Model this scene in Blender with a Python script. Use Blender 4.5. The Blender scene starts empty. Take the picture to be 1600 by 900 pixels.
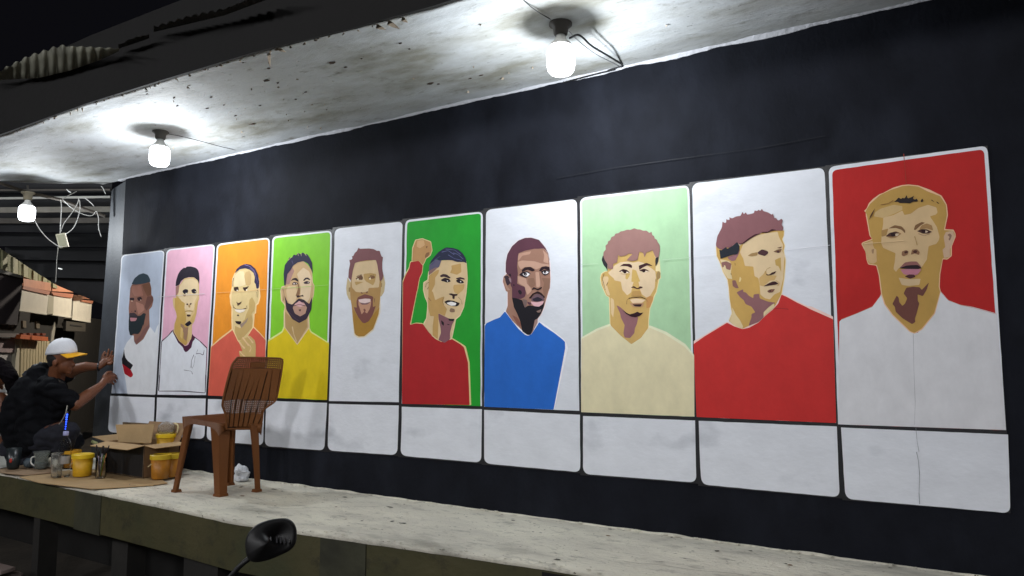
import bpy, bmesh, math, random
from mathutils import Vector, Matrix, noise

random.seed(7)
C = bpy.context.scene.collection
scene = bpy.context.scene

# ---------------------------------------------------------------- camera
YAW, PITCH, FOC = -0.5563, 0.0926, 1140.2          # focal length in photo pixels (1600 wide)
CAM = Vector((5.684, -3.264, 0.571))
cd = bpy.data.cameras.new('camera'); cam = bpy.data.objects.new('camera', cd); C.objects.link(cam)
cam.location = CAM
cam.rotation_euler = (math.pi / 2 + PITCH, 0, -YAW)
cd.sensor_width = 36; cd.lens = FOC / 1600 * 36; cd.clip_end = 500; cd.clip_start = 0.02
scene.camera = cam
# ---------------------------------------------------------------- world: night
w = bpy.data.worlds.new('World'); scene.world = w; w.use_nodes = True
nt = w.node_tree; bg = nt.nodes['Background']
bg.inputs['Color'].default_value = (0.55, 0.55, 0.75, 1); bg.inputs['Strength'].default_value = 0.006
scene.view_settings.view_transform = 'Standard'; scene.view_settings.look = 'None'
scene.view_settings.exposure = 0.0; scene.view_settings.gamma = 1
BULB_L, BULB_W = 9.0, 37.0                       # radiance of the glowing body, watts of its light
HOUSE_FILL_L = 1300.0; FRONT_FILL_L = 78.0  # radiance of the added fill globes, none of them in view

# ---------------------------------------------------------------- helpers
FWD = Vector((math.sin(YAW) * math.cos(PITCH), math.cos(YAW) * math.cos(PITCH), math.sin(PITCH)))
RGT = FWD.cross(Vector((0, 0, 1))).normalized(); UPV = RGT.cross(FWD)

def ray(x, y): return FWD + RGT * ((x - 800) / FOC) + UPV * ((450 - y) / FOC)
def on_wall(x, y, Y=0.0):
    d = ray(x, y); return CAM + d * ((Y - CAM.y) / d.y)
def on_z(x, y, z):
    d = ray(x, y); return CAM + d * ((z - CAM.z) / d.z)
def on_plane(x, y, p, n):
    d = ray(x, y); return CAM + d * ((p - CAM).dot(n) / d.dot(n))
def at(x, y, dep): return CAM + ray(x, y) * dep
ZF, ZC, ZG = -0.2407, 1.9987, -1.02                 # platform top, ceiling, ground

def lin(h):
    h = h.lstrip('#'); o = []
    for i in (0, 2, 4):
        c = int(h[i:i + 2], 16) / 255
        o.append(c / 12.92 if c <= .04045 else ((c + .055) / 1.055) ** 2.4)
    return o + [1]

MATS = {}
def mat(name, col, rough=.6, bump=0., bscale=30., var=0., vscale=6., metal=0., emit=0., trans=0., spec=.5, coords='Object', var2=None, ior=1.45, stretch=None):
    """plain surface: base colour broken by two noises, fine relief"""
    if name in MATS: return MATS[name]
    m = bpy.data.materials.new(name); m.use_nodes = True; t = m.node_tree; N = t.nodes; L = t.links
    b = N['Principled BSDF']
    c = lin(col) if isinstance(col, str) else list(col) + [1]
    b.inputs['Base Color'].default_value = c; b.inputs['Roughness'].default_value = rough
    b.inputs['Metallic'].default_value = metal; b.inputs['Specular IOR Level'].default_value = spec
    if trans: b.inputs['Transmission Weight'].default_value = trans; b.inputs['IOR'].default_value = ior
    if emit: b.inputs['Emission Color'].default_value = c; b.inputs['Emission Strength'].default_value = emit
    if var or bump:
        tc = N.new('ShaderNodeTexCoord')
        src = tc.outputs[coords]
        if stretch:
            mpp = N.new('ShaderNodeMapping'); mpp.inputs['Scale'].default_value = stretch; mpp.inputs['Rotation'].default_value = (0, .12, 0); L.new(src, mpp.inputs['Vector']); src = mpp.outputs['Vector']
    if var:
        n1 = N.new('ShaderNodeTexNoise'); n1.inputs['Scale'].default_value = vscale; n1.inputs['Detail'].default_value = 8; n1.inputs['Roughness'].default_value = .62
        L.new(src, n1.inputs['Vector'])
        r = N.new('ShaderNodeMapRange'); r.inputs['From Min'].default_value = .3; r.inputs['From Max'].default_value = .7
        r.inputs['To Min'].default_value = 1 - var; r.inputs['To Max'].default_value = 1 + var * .6
        L.new(n1.outputs['Fac'], r.inputs['Value'])
        mx = N.new('ShaderNodeMix'); mx.data_type = 'RGBA'; mx.blend_type = 'MULTIPLY'; mx.inputs['Factor'].default_value = 1
        mx.inputs['A'].default_value = c; L.new(r.outputs['Result'], mx.inputs['B'])
        out = mx.outputs['Result']
        if var2:
            n2 = N.new('ShaderNodeTexNoise'); n2.inputs['Scale'].default_value = var2[1]; n2.inputs['Detail'].default_value = 6
            L.new(src, n2.inputs['Vector'])
            r2 = N.new('ShaderNodeMapRange'); r2.inputs['From Min'].default_value = var2[2]; r2.inputs['From Max'].default_value = var2[3]
            L.new(n2.outputs['Fac'], r2.inputs['Value'])
            m2 = N.new('ShaderNodeMix'); m2.data_type = 'RGBA'; L.new(r2.outputs['Result'], m2.inputs['Factor'])
            L.new(out, m2.inputs['A']); m2.inputs['B'].default_value = lin(var2[0]); out = m2.outputs['Result']
        L.new(out, b.inputs['Base Color'])
    if bump:
        n3 = N.new('ShaderNodeTexNoise'); n3.inputs['Scale'].default_value = bscale; n3.inputs['Detail'].default_value = 6
        L.new(src, n3.inputs['Vector'])
        bp = N.new('ShaderNodeBump'); bp.inputs['Strength'].default_value = bump; bp.inputs['Distance'].default_value = .01
        L.new(n3.outputs['Fac'], bp.inputs['Height']); L.new(bp.outputs['Normal'], b.inputs['Normal'])
    MATS[name] = m; return m

def link(name, bm, ms, parent=None, smooth=False):
    bmesh.ops.recalc_face_normals(bm, faces=bm.faces[:])
    me = bpy.data.meshes.new(name); bm.to_mesh(me); bm.free()
    for m in (ms if isinstance(ms, (list, tuple)) else [ms]): me.materials.append(m)
    if smooth:
        for p in me.polygons: p.use_smooth = True
    o = bpy.data.objects.new(name, me); C.objects.link(o)
    if parent:
        o.parent = parent
        o.matrix_parent_inverse = Matrix.Translation(-parent.location)
    return o
def tag(o, label=None, cat=None, group=None, kind=None):
    if label: o['label'] = label
    if cat: o['category'] = cat
    if group: o['group'] = group
    if kind: o['kind'] = kind
    return o
def thing(name, label, cat, loc=(0, 0, 0), group=None):
    o = bpy.data.objects.new(name, None); C.objects.link(o); o.location = loc; o.empty_display_size = .05
    return tag(o, label, cat, group)
def NB(): return bmesh.new()

def box(bm, a, b, mi=0):
    x0, y0, z0 = a; x1, y1, z1 = b
    v = [bm.verts.new(p) for p in ((x0, y0, z0), (x1, y0, z0), (x1, y1, z0), (x0, y1, z0), (x0, y0, z1), (x1, y0, z1), (x1, y1, z1), (x0, y1, z1))]
    for f in ((0, 3, 2, 1), (4, 5, 6, 7), (0, 1, 5, 4), (1, 2, 6, 5), (2, 3, 7, 6), (3, 0, 4, 7)):
        bm.faces.new([v[i] for i in f]).material_index = mi
    return v
def prism(bm, pts, off, mi=0):
    """closed prism: outline pts (3D, planar) swept by vector off"""
    off = Vector(off); a = [bm.verts.new(p) for p in pts]; b = [bm.verts.new(Vector(p) + off) for p in pts]
    n = len(pts); fs = [bm.faces.new(a), bm.faces.new(b[::-1])]
    for i in range(n): fs.append(bm.faces.new((a[i], b[i], b[(i + 1) % n], a[(i + 1) % n])))
    for f in fs: f.material_index = mi
    if n > 4: bmesh.ops.triangulate(bm, faces=fs[:2])
def hexa(bm, lo, hi, mi=0):
    """eight-corner solid: lo and hi are four points each"""
    a = [bm.verts.new(p) for p in lo]; b = [bm.verts.new(p) for p in hi]
    fs = [bm.faces.new(a[::-1]), bm.faces.new(b)] + [bm.faces.new((a[i], a[(i + 1) % 4], b[(i + 1) % 4], b[i])) for i in range(4)]
    for f in fs: f.material_index = mi
def tube(bm, pts, r, seg=8, mi=0, closed=True):
    pts = [Vector(p) for p in pts]; rs = r if isinstance(r, (list, tuple)) else [r] * len(pts); rings = []
    ref = Vector((0, 0, 1))
    for i, p in enumerate(pts):
        d = (pts[min(i + 1, len(pts) - 1)] - pts[max(i - 1, 0)]).normalized()
        if abs(d.dot(ref)) > .95: ref = Vector((1, 0, 0))
        s = d.cross(ref).normalized(); u = s.cross(d)
        rings.append([bm.verts.new(p + (s * math.cos(a) + u * math.sin(a)) * rs[i]) for a in [2 * math.pi * k / seg for k in range(seg)]])
    for a, b in zip(rings, rings[1:]):
        for k in range(seg): bm.faces.new((a[k], a[(k + 1) % seg], b[(k + 1) % seg], b[k])).material_index = mi
    if closed:
        bm.faces.new(rings[0][::-1]).material_index = mi; bm.faces.new(rings[-1]).material_index = mi
def curve(pts, n=8):
    """Catmull-Rom through 3D points"""
    p = [Vector(q) for q in pts]; p = [p[0] * 2 - p[1]] + p + [p[-1] * 2 - p[-2]]; o = []
    for i in range(1, len(p) - 2):
        for k in range(n):
            t = k / n
            o.append(.5 * ((2 * p[i]) + (p[i + 1] - p[i - 1]) * t + (2 * p[i - 1] - 5 * p[i] + 4 * p[i + 1] - p[i + 2]) * t * t + (3 * p[i] - p[i - 1] - 3 * p[i + 1] + p[i + 2]) * t ** 3))
    return o + [p[-2]]
def lathe(bm, base, prof, seg=24, mi=0, capb=True, capt=True):
    base = Vector(base); rings = []
    for r, z in prof: rings.append([bm.verts.new(base + Vector((r * math.cos(2 * math.pi * k / seg), r * math.sin(2 * math.pi * k / seg), z))) for k in range(seg)])
    for a, b in zip(rings, rings[1:]):
        for k in range(seg): bm.faces.new((a[k], a[(k + 1) % seg], b[(k + 1) % seg], b[k])).material_index = mi
    if capb: bm.faces.new(rings[0][::-1]).material_index = mi
    if capt: bm.faces.new(rings[-1]).material_index = mi
def ball(bm, c, r, seg=16, rot=None):
    mtx = Matrix.Translation(Vector(c)) @ (rot.to_4x4() if rot else Matrix.Identity(4)) @ Matrix.Diagonal((*(r if isinstance(r, (tuple, list)) else (r, r, r)), 1))
    bmesh.ops.create_uvsphere(bm, u_segments=seg, v_segments=seg // 2, radius=1, matrix=mtx)
def limb(bm, a, b, ra, rb, seg=14):
    tube(bm, [a, b], [ra, rb], seg); ball(bm, a, ra, seg); ball(bm, b, rb, seg)
def fuse(name, bm, m, parent, voxel=.006, smooth=4, fold=0, fscale=8, dec=1.0):
    """overlapping closed shapes fused into ONE continuous skin"""
    me = bpy.data.meshes.new('raw'); bm.to_mesh(me); bm.free(); o = bpy.data.objects.new('raw', me); C.objects.link(o)
    md = o.modifiers.new('r', 'REMESH'); md.mode = 'VOXEL'; md.voxel_size = voxel
    sm = o.modifiers.new('s', 'SMOOTH'); sm.iterations = smooth; sm.factor = .6
    dg = bpy.context.evaluated_depsgraph_get(); me2 = bpy.data.meshes.new_from_object(o.evaluated_get(dg))
    bpy.data.objects.remove(o)
    if fold:
        for v in me2.vertices:
            q = Vector((v.co.x, v.co.y, v.co.z * 1.7)) * fscale
            v.co += v.normal * fold * (abs(noise.noise(q)) * 2 - .5 + .5 * noise.noise(q * 2.3))
    me2.materials.clear(); me2.materials.append(m); me2.name = name
    for p in me2.polygons: p.use_smooth = True
    ob = bpy.data.objects.new(name, me2); C.objects.link(ob)
    ob.parent = parent; ob.matrix_parent_inverse = Matrix.Translation(-parent.location)
    return ob
# ---------------------------------------------------------------- the big structure
M_wall = mat('charcoal_wall_paint', '#171920', .75, .22, 38, .38, 3.2, var2=('#262932', 1.5, .54, .80), spec=.09, stretch=(1.6, 1, 1))
M_side = mat('grey_end_paint', '#34383e', .6, .2, 50, .25, 4)
M_line = mat('black_line_paint', '#0c0d12', .45, .2, 60)
M_card = mat('white_card_paint', '#dcdfe6', .55, .14, 34, .07, 7, var2=('#a6aab2', 2.4, .60, .80), spec=.25, stretch=(1.0, 1, 1.6))

# ground, platform
bm = NB(); box(bm, (-60, -60, ZG - .2), (60, 60, ZG))
tag(link('ground', bm, mat('dark_earth', '#3e3830', .95, .6, 20, .4, 3)), kind='structure')

edge = [(-1.9, -.72), (-.5, -.735), (.1, -.745), (.6, -.76), (1.2, -.782), (2.0, -.815), (2.52, -.85), (2.95, -.822), (3.3, -.79), (3.8, -.745), (4.24, -.711), (5.0, -.69), (6.2, -.68)]
def dense(e, step=.04):
    o = []
    for (x0, y0), (x1, y1) in zip(e, e[1:]):
        n = max(1, int(abs(x1 - x0) / step))
        for k in range(n): o.append((x0 + (x1 - x0) * k / n, y0 + (y1 - y0) * k / n))
    return o + [e[-1]]
m = bpy.data.materials.new('worn_white_concrete'); m.use_nodes = True; t = m.node_tree; N = t.nodes; L = t.links; b = N['Principled BSDF']
tc = N.new('ShaderNodeTexCoord'); mp = N.new('ShaderNodeMapping'); mp.inputs['Scale'].default_value = (1, 2.2, 1); L.new(tc.outputs['Object'], mp.inputs['Vector'])
def nz(sc, det=8, ro=.6, src=None):
    n = N.new('ShaderNodeTexNoise'); n.inputs['Scale'].default_value = sc; n.inputs['Detail'].default_value = det; n.inputs['Roughness'].default_value = ro
    L.new(src or mp.outputs['Vector'], n.inputs['Vector']); return n.outputs['Fac']
def ramp(fac, stops):
    r = N.new('ShaderNodeValToRGB'); e = r.color_ramp.elements
    while len(e) < len(stops): e.new(.5)
    for q, (p, c) in zip(e, stops): q.position = p; q.color = lin(c)
    L.new(fac, r.inputs['Fac']); return r.outputs['Color']
def mixc(f, a, b_, bl='MIX'):
    x = N.new('ShaderNodeMix'); x.data_type = 'RGBA'; x.blend_type = bl
    if isinstance(f, (int, float)): x.inputs['Factor'].default_value = f
    else: L.new(f, x.inputs['Factor'])
    for k, s in (('A', a), ('B', b_)):
        if isinstance(s, str): x.inputs[k].default_value = lin(s)
        else: L.new(s, x.inputs[k])
    return x.outputs['Result']
c1 = ramp(nz(1.7), [(.30, '#9c988c'), (.43, '#cdc8ba'), (.60, '#e0dbca')])
c2 = mixc(ramp(nz(9, 10, .7), [(.54, '#000000'), (.70, '#ffffff')]), c1, '#a39f94')
c3 = mixc(ramp(nz(38, 3), [(.66, '#000000'), (.70, '#ffffff')]), c2, '#57503f')
L.new(c3, b.inputs['Base Color']); b.inputs['Roughness'].default_value = .75
bp = N.new('ShaderNodeBump'); bp.inputs['Strength'].default_value = .9; bp.inputs['Distance'].default_value = .016
L.new(nz(22, 10, .7), bp.inputs['Height']); L.new(bp.outputs['Normal'], b.inputs['Normal']); M_conc = m

m = bpy.data.materials.new('olive_fascia_paint'); m.use_nodes = True; t = m.node_tree; N = t.nodes; L = t.links; b = N['Principled BSDF']
tc = N.new('ShaderNodeTexCoord'); mp = N.new('ShaderNodeMapping'); mp.inputs['Scale'].default_value = (1.3, 1, 1.6); L.new(tc.outputs['Object'], mp.inputs['Vector'])
c1 = ramp(nz(1.6), [(.3, '#363a22'), (.5, '#423f23'), (.7, '#4c472b')])
c2 = mixc(ramp(nz(7, 10, .75), [(.52, '#000000'), (.72, '#ffffff')]), c1, '#262214')
L.new(c2, b.inputs['Base Color']); b.inputs['Roughness'].default_value = .7
bp = N.new('ShaderNodeBump'); bp.inputs['Strength'].default_value = .4; bp.inputs['Distance'].default_value = .01
L.new(nz(14, 8), bp.inputs['Height']); L.new(bp.outputs['Normal'], b.inputs['Normal']); M_olive = m
M_greycol = mat('grey_column_paint', '#393929', .7, .4, 20, .5, 4)

plat = thing('stage_platform', 'long raised concrete platform with a worn white top under the mural wall', 'platform', (2.5, -.4, ZG))
bm = NB(); e = dense(edge); rows = 14
def fz(x, y): return ZF + .004 * noise.noise(Vector((x * 3, y * 3, 0))) + .0015 * noise.noise(Vector((x * 14, y * 14, 5)))
g = []
for (x, y) in e:
    yy = y + .006 * noise.noise(Vector((x * 9, 0, 0))) + .003 * noise.noise(Vector((x * 40, 0, 0)))
    g.append([bm.verts.new((x, yy + (-.0 - yy) * k / rows if k < rows else .02, fz(x, yy * (1 - k / rows)) - (.006 if k == 0 else 0))) for k in range(rows + 1)])
for a, c in zip(g, g[1:]):
    for k in range(rows): bm.faces.new((a[k], c[k], c[k + 1], a[k + 1]))
bl = [bm.verts.new((r[0].co.x, r[0].co.y + .004, ZF - .02)) for r in g]
for i in range(len(g) - 1): bm.faces.new((g[i][0], bl[i], bl[i + 1], g[i + 1][0]))
link('platform_top', bm, M_conc, plat, True)
# chips of plaster along the front edge and along the wall foot
bm = NB()
for i in range(260):
    x = random.uniform(-.2, 5.6); ye = next(y0 + (y1 - y0) * (x - x0) / (x1 - x0) for (x0, y0), (x1, y1) in zip(edge, edge[1:]) if x0 <= x <= x1)
    if random.random() < .45: c = Vector((x, ye + random.uniform(-.002, .03) ** 1, ZF + .002)); s = random.uniform(.003, .009)
    elif random.random() < .7: c = Vector((x, -random.uniform(.0, .02), ZF + .003)); s = random.uniform(.004, .011)
    else: c = Vector((x, random.uniform(ye, 0), ZF + .001)); s = random.uniform(.0015, .004)
    pts = [c + Vector((math.cos(a) * s * random.uniform(.6, 1.6), math.sin(a) * s * random.uniform(.5, 1), 0)) for a in [k * 1.257 for k in range(5)]]
    prism(bm, pts, (0, 0, s * .5))
tag(link('plaster_crumbs', bm, M_conc, plat), kind='stuff')
# rough foot bead where the floor meets the black wall
bm = NB(); px = []
for i in range(180):
    x = -.2 + i * .034
    px.append((x, .008 + .010 * abs(noise.noise(Vector((x * 7, 1, 0)))), .004 + .016 * abs(noise.noise(Vector((x * 5, 3, 0))))))
for (x0, d0, h0), (x1, d1, h1) in zip(px, px[1:]):
    hexa(bm, [(x0, -d0, ZF - .01), (x1, -d1, ZF - .01), (x1, .01, ZF - .01), (x0, .01, ZF - .01)], [(x0, -.003, ZF + h0), (x1, -.003, ZF + h1), (x1, .01, ZF + h1), (x0, .01, ZF + h0)])
tag(link('foot_bead', bm, M_conc, plat), kind='stuff')
# paint splashes and hairline cracks on the worn floor
def blot(bm, x, y, s, el=1.0, mi=0):
    n_ = 9; vs = []
    for k in range(n_):
        a_ = 2 * math.pi * k / n_; r_ = s * random.uniform(.6, 1.25); px_, py_ = x + math.cos(a_) * r_ * el, y + math.sin(a_) * r_
        vs.append(bm.verts.new((px_, py_, fz(px_, py_) + .0022)))
    bm.faces.new(vs).material_index = mi
bm = NB()
for i in range(90):
    x = random.uniform(.9, 5.4); y = -random.random() ** 1.6 * .62 - .03; s = random.choice((.002, .003, .004, .004, .007, .011)); blot(bm, x, y, s, random.uniform(.8, 2.2), random.choice((0, 0, 1, 2)))
o_ = link('paint_splashes', bm, [mat('dark_splash', '#4a463e', .7), mat('white_splash', '#d8d6cf', .6), mat('brown_splash', '#7a6145', .7)], plat); o_['kind'] = 'stuff'
bm = NB()
for (x0, y0, x1, y1) in ((2.3, -.70, 3.1, -.12), (3.9, -.66, 4.1, -.05), (1.3, -.6, 1.75, -.3), (4.5, -.5, 5.3, -.38)):
    q_ = [(x0 + (x1 - x0) * k / 14 + .02 * noise.noise(Vector((k * .7, x0, 0))), y0 + (y1 - y0) * k / 14 + .02 * noise.noise(Vector((k * .7, y0, 4)))) for k in range(15)]
    for (a_, b_), (c_, d_) in zip(q_, q_[1:]):
        f_ = [bm.verts.new((px_, py_, fz(px_, py_) + .002)) for px_, py_ in ((a_, b_ - .0012), (c_, d_ - .0012), (c_, d_ + .0012), (a_, b_ + .0012))]; bm.faces.new(f_)
o_ = link('floor_cracks', bm, MATS['dark_splash'], plat); o_['kind'] = 'stuff'
# fascia segments
zb = -.487
def fascia(name, x0, x1, mt, out=0., zlo=zb, label=None):
    bm = NB(); pts = [p for p in dense(edge, .1) if x0 < p[0] < x1]
    def ey(x): return next(y0 + (y1 - y0) * (x - a0) / (a1 - a0) for (a0, y0), (a1, y1) in zip(edge, edge[1:]) if a0 <= x <= a1)
    pts = [(x0, ey(x0))] + pts + [(x1, ey(x1))]
    for (a, ya), (c, yc) in zip(pts, pts[1:]):
        hexa(bm, [(a, ya + .012 - out, zlo), (c, yc + .012 - out, zlo), (c, yc + .12, zlo), (a, ya + .12, zlo)], [(a, ya + .012 - out, ZF - .014), (c, yc + .012 - out, ZF - .014), (c, yc + .12, ZF - .014), (a, ya + .12, ZF - .014)])
    o = link(name, bm, mt, plat)
    if label: o['label'] = label
    return o
fascia('fascia_panel', -1.88, .934, M_olive)
fascia('fascia_panel', 1.247, 3.11, M_olive)
fascia('fascia_panel', 3.373, 6.1, M_olive)
fascia('fascia_column', .936, 1.245, M_greycol, .004, -.495, 'greyish strip of the fascia over a column')
fascia('fascia_column', 3.112, 3.371, M_greycol, .004, -.495, 'greyish strip of the fascia over a column')
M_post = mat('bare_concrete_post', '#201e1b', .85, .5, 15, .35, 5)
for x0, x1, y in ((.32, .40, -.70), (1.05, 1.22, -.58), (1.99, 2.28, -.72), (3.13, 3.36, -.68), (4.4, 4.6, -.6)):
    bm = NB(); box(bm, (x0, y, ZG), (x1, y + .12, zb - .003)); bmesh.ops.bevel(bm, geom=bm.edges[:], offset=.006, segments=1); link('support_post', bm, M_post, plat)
bm = NB(); box(bm, (-1.9, -.02, ZG), (6, .0, zb)); link('shade_skirt', bm, mat('dark_underside', '#100e0c', .9, .3, 12, .3, 3), plat)  # added board closing the back, carried left to keep the underside dark
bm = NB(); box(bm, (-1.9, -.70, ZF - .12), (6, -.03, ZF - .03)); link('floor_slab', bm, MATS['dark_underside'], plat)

# mural wall
wall = thing('mural_wall', 'long charcoal wall painted with ten tall portrait cards over ten blank white cards', 'mural wall', (2.8, .1, ZG))
bm = NB()
TL = on_wall(163, 290); BL = on_wall(130, 690)
nx, nzv = 90, 30
gx = []
for i in range(nx + 1):
    col = []
    for j in range(nzv + 1):
        v = j / nzv; z = ZG + (ZC + .03 - ZG) * v
        xl = -.02; x = xl + (6.6 - xl) * i / nx
        col.append(bm.verts.new((x, .0025 * noise.noise(Vector((x * 1.1, z * 1.3, 2))) + .003, z)))
    gx.append(col)
for a, c in zip(gx, gx[1:]):
    for j in range(nzv): bm.faces.new((a[j], c[j], c[j + 1], a[j + 1]))
link('wall_face', bm, M_wall, wall, True)
bm = NB(); box(bm, (-.018, .012, ZG), (6.6, .16, ZC + .03)); link('wall_core', bm, M_wall, wall)
# turned end of the wall: a narrow face leaning back from the corner
bm = NB()
lo = [(-.018, .004, ZG), (-.018, .16, ZG), (-.52, .30, ZG), (-.455, .055, ZG)]
xt = TL.x
hi = [(-.018, .004, ZC - .02), (-.018, .16, ZC - .02), (xt - .06, .30, ZC - .05), (xt + .015, .055, ZC - .05)]
hexa(bm, lo, hi); bmesh.ops.bevel(bm, geom=[e_ for e_ in bm.edges if abs(e_.verts[0].co.z - e_.verts[1].co.z) > 1], offset=.01, segments=2)
link('wall_end', bm, M_side, wall)['label'] = 'paler grey turned end of the wall'

# ceiling
m = bpy.data.materials.new('peeling_white_ceiling'); m.use_nodes = True; t = m.node_tree; N = t.nodes; L = t.links; b = N['Principled BSDF']
tc = N.new('ShaderNodeTexCoord'); mp = N.new('ShaderNodeMapping'); mp.inputs['Scale'].default_value = (1, 2.4, 1); L.new(tc.outputs['Object'], mp.inputs['Vector'])
c1 = ramp(nz(1.3, 6), [(.34, '#8f8e84'), (.45, '#b1b3b2'), (.56, '#c3c7ca')])
c2 = mixc(ramp(nz(4.5, 12, .72), [(.56, '#000000'), (.72, '#ffffff')]), c1, '#7d7a6f')
spots = N.new('ShaderNodeMath'); spots.operation = 'MULTIPLY'
sa = N.new('ShaderNodeMapRange'); sa.inputs['From Min'].default_value = .64; sa.inputs['From Max'].default_value = .74; L.new(nz(17, 6, .65), sa.inputs['Value'])
sb = N.new('ShaderNodeMapRange'); sb.inputs['From Min'].default_value = .42; sb.inputs['From Max'].default_value = .56; L.new(nz(2.1, 3), sb.inputs['Value'])
L.new(sa.outputs['Result'], spots.inputs[0]); L.new(sb.outputs['Result'], spots.inputs[1])
c3 = mixc(spots.outputs['Value'], c2, '#6d655c')
L.new(c3, b.inputs['Base Color']); b.inputs['Roughness'].default_value = .7
hh = N.new('ShaderNodeMath'); hh.operation = 'SUBTRACT'; L.new(nz(6, 12, .7), hh.inputs[0]); L.new(sa.outputs['Result'], hh.inputs[1])
bp = N.new('ShaderNodeBump'); bp.inputs['Strength'].default_value = .55; bp.inputs['Distance'].default_value = .012
L.new(hh.outputs['Value'], bp.inputs['Height']); L.new(bp.outputs['Normal'], b.inputs['Normal']); M_ceil = m
ceil = thing('concrete_canopy', 'peeling white concrete ceiling slab above the mural wall', 'ceiling', (2.5, -.6, ZC))
cedge = [on_z(-30, 224, ZC), on_z(0, 213, ZC), on_z(140, 163, ZC), on_z(260, 126, ZC), on_z(400, 84, ZC), on_z(560, 45, ZC), on_z(680, 12, ZC), Vector((5.2, -.97, ZC)), Vector((6.6, -.95, ZC))]
left = [on_z(165, 289, ZC), on_z(100, 287, ZC), on_z(0, 285, ZC), on_z(-60, 284, ZC)]
bm = NB(); n = 120
def lerp_poly(pts, u):
    x = pts[0].x + (pts[-1].x - pts[0].x) * u
    for a, c in zip(pts, pts[1:]):
        if a.x <= x <= c.x: return a.lerp(c, (x - a.x) / max(1e-6, c.x - a.x))
    return pts[-1]
cedge2 = [Vector((-1.62, -1.12, ZC))] + cedge[1:]
gx = []
lft = [Vector((-.38, .04, ZC)), Vector((-.39, -.02, ZC))] + [v for v in left[1:]] + [Vector((-1.75, -1.13, ZC))]
def left_at(y):
    for a, c in zip(lft, lft[1:]):
        if c.y <= y <= a.y: return a.x + (c.x - a.x) * (a.y - y) / max(1e-6, a.y - c.y)
    return lft[-1].x
def ced(x):
    for a, c in zip(cedge2, cedge2[1:]):
        if a.x <= x <= c.x: return a.y + (c.y - a.y) * (x - a.x) / (c.x - a.x)
    return -1.12
rowsy = 36
for j in range(rowsy + 1):
    row = []
    for i in range(n + 1):
        u = i / n; v = j / rowsy
        yb = .02 + (-1.05 - .02) * v
        xl = left_at(yb); x = xl + (6.6 - xl) * u
        y = .02 + (ced(x) - .02) * v
        if v == 1: y += .006 * noise.noise(Vector((x * 12, 0, 0))) + .012 * max(0, noise.noise(Vector((x * 3, 4, 0))))
        z = ZC + .010 * noise.noise(Vector((x * 1.7, y * 2.5, 3))) + .004 * noise.noise(Vector((x * 7, y * 9, 3)))
        if v > .93: z += .006
        row.append(bm.verts.new((x, y, z)))
    gx.append(row)
for a, c in zip(gx, gx[1:]):
    for i in range(n): bm.faces.new((a[i], a[i + 1], c[i + 1], c[i]))
per = [r[0] for r in gx] + gx[-1][1:]
top = [bm.verts.new((v.co.x, v.co.y, ZC + .10)) for v in per]
for i in range(len(per) - 1): bm.faces.new((per[i], per[i + 1], top[i + 1], top[i]))
link('ceiling_face', bm, M_ceil, ceil, True)
bm = NB(); box(bm, (-.3, -.93, ZC + .05), (6.6, .16, ZC + .10)); link('slab_core', bm, mat('bare_slab', '#6d6a64', .9), ceil)
# rough plaster bead between ceiling and wall
bm = NB(); px = []
for i in range(230):
    x = -.12 + i * .029
    px.append((x, .010 + .018 * abs(noise.noise(Vector((x * 3.1, 7, 0)))) + .006 * random.random(), .006 + .017 * abs(noise.noise(Vector((x * 2.3, 9, 0)))) + .004 * random.random()))
for (x0, d0, h0), (x1, d1, h1) in zip(px, px[1:]):
    hexa(bm, [(x0, -.001, ZC - h0), (x1, -.001, ZC - h1), (x1, .02, ZC - h1), (x0, .02, ZC - h0)], [(x0, -d0, ZC + .012), (x1, -d1, ZC + .012), (x1, .02, ZC + .012), (x0, .02, ZC + .012)])
tag(link('plaster_bead', bm, mat('bead_plaster', '#bdbec4', .8, .5, 40), ceil), kind='stuff')
# loose paint flakes and chips
M_flake = mat('flaking_paint', '#a89b88', .8, .3, 30, .3, 20)
M_chip = mat('bared_brown_patch', '#4a3a30', .9, .5, 40, .3, 12)
bm = NB()
def shard(c, d, l, wd, th=.002):
    d = d.normalized(); s = d.cross(Vector((0, 1, .3))).normalized() * wd
    prism(bm, [c - s, c + s * .9, c + d * l * .6 + s * .5, c + d * l, c + d * l * .5 - s * .7], (0, th, th))
for (x, y, dx, dz, l, wd) in ((420, 84, .1, -1, .07, .013), (436, 78, .9, -.5, .05, .008), (588, 42, 1, -.55, .06, .010), (606, 36, 1, -.7, .08, .012), (628, 30, .7, -.6, .04, .01), (148, 160, .9, -.25, .03, .008), (176, 58, .4, -.4, .02, .006)):
    if y == 58: continue
    p = on_z(x, y, ZC); shard(Vector((p.x, p.y, ZC + .004)), Vector((dx, .05, dz)), l, wd)
for i in range(70):
    x = random.uniform(-.3, 5.2); l = random.uniform(.008, .025); shard(Vector((x, ced(x) + random.uniform(-.004, .02), ZC + .003)), Vector((random.uniform(-1, 1), random.uniform(-.3, .4), -random.uniform(.1, .6))), l, l * .35)
for i in range(70):
    x = random.gauss(2.2, 1.2); y = random.uniform(-1.0, -.05)
    if not -.3 < x < 6 or y < ced(x): continue
    l = random.uniform(.004, .018); shard(Vector((x, y, ZC - .003)), Vector((random.uniform(-1, 1), random.uniform(-1, 1), -.35)), l, l * .4, .001)
tag(link('paint_flakes', bm, M_flake, ceil), kind='stuff')
bm = NB()
chips = [(296, 117 + 0), (368, 181), (394, 194), (380, 97), (230, 146), (272, 153), (277, 165), (324, 170), (416, 124), (420, 106), (462, 154), (406, 165), (478, 142), (510, 170), (565, 92), (685, 131), (672, 130), (752, 118), (735, 123), (625, 67), (640, 75), (540, 105), (518, 98), (330, 152), (350, 164), (434, 128)]
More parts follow.
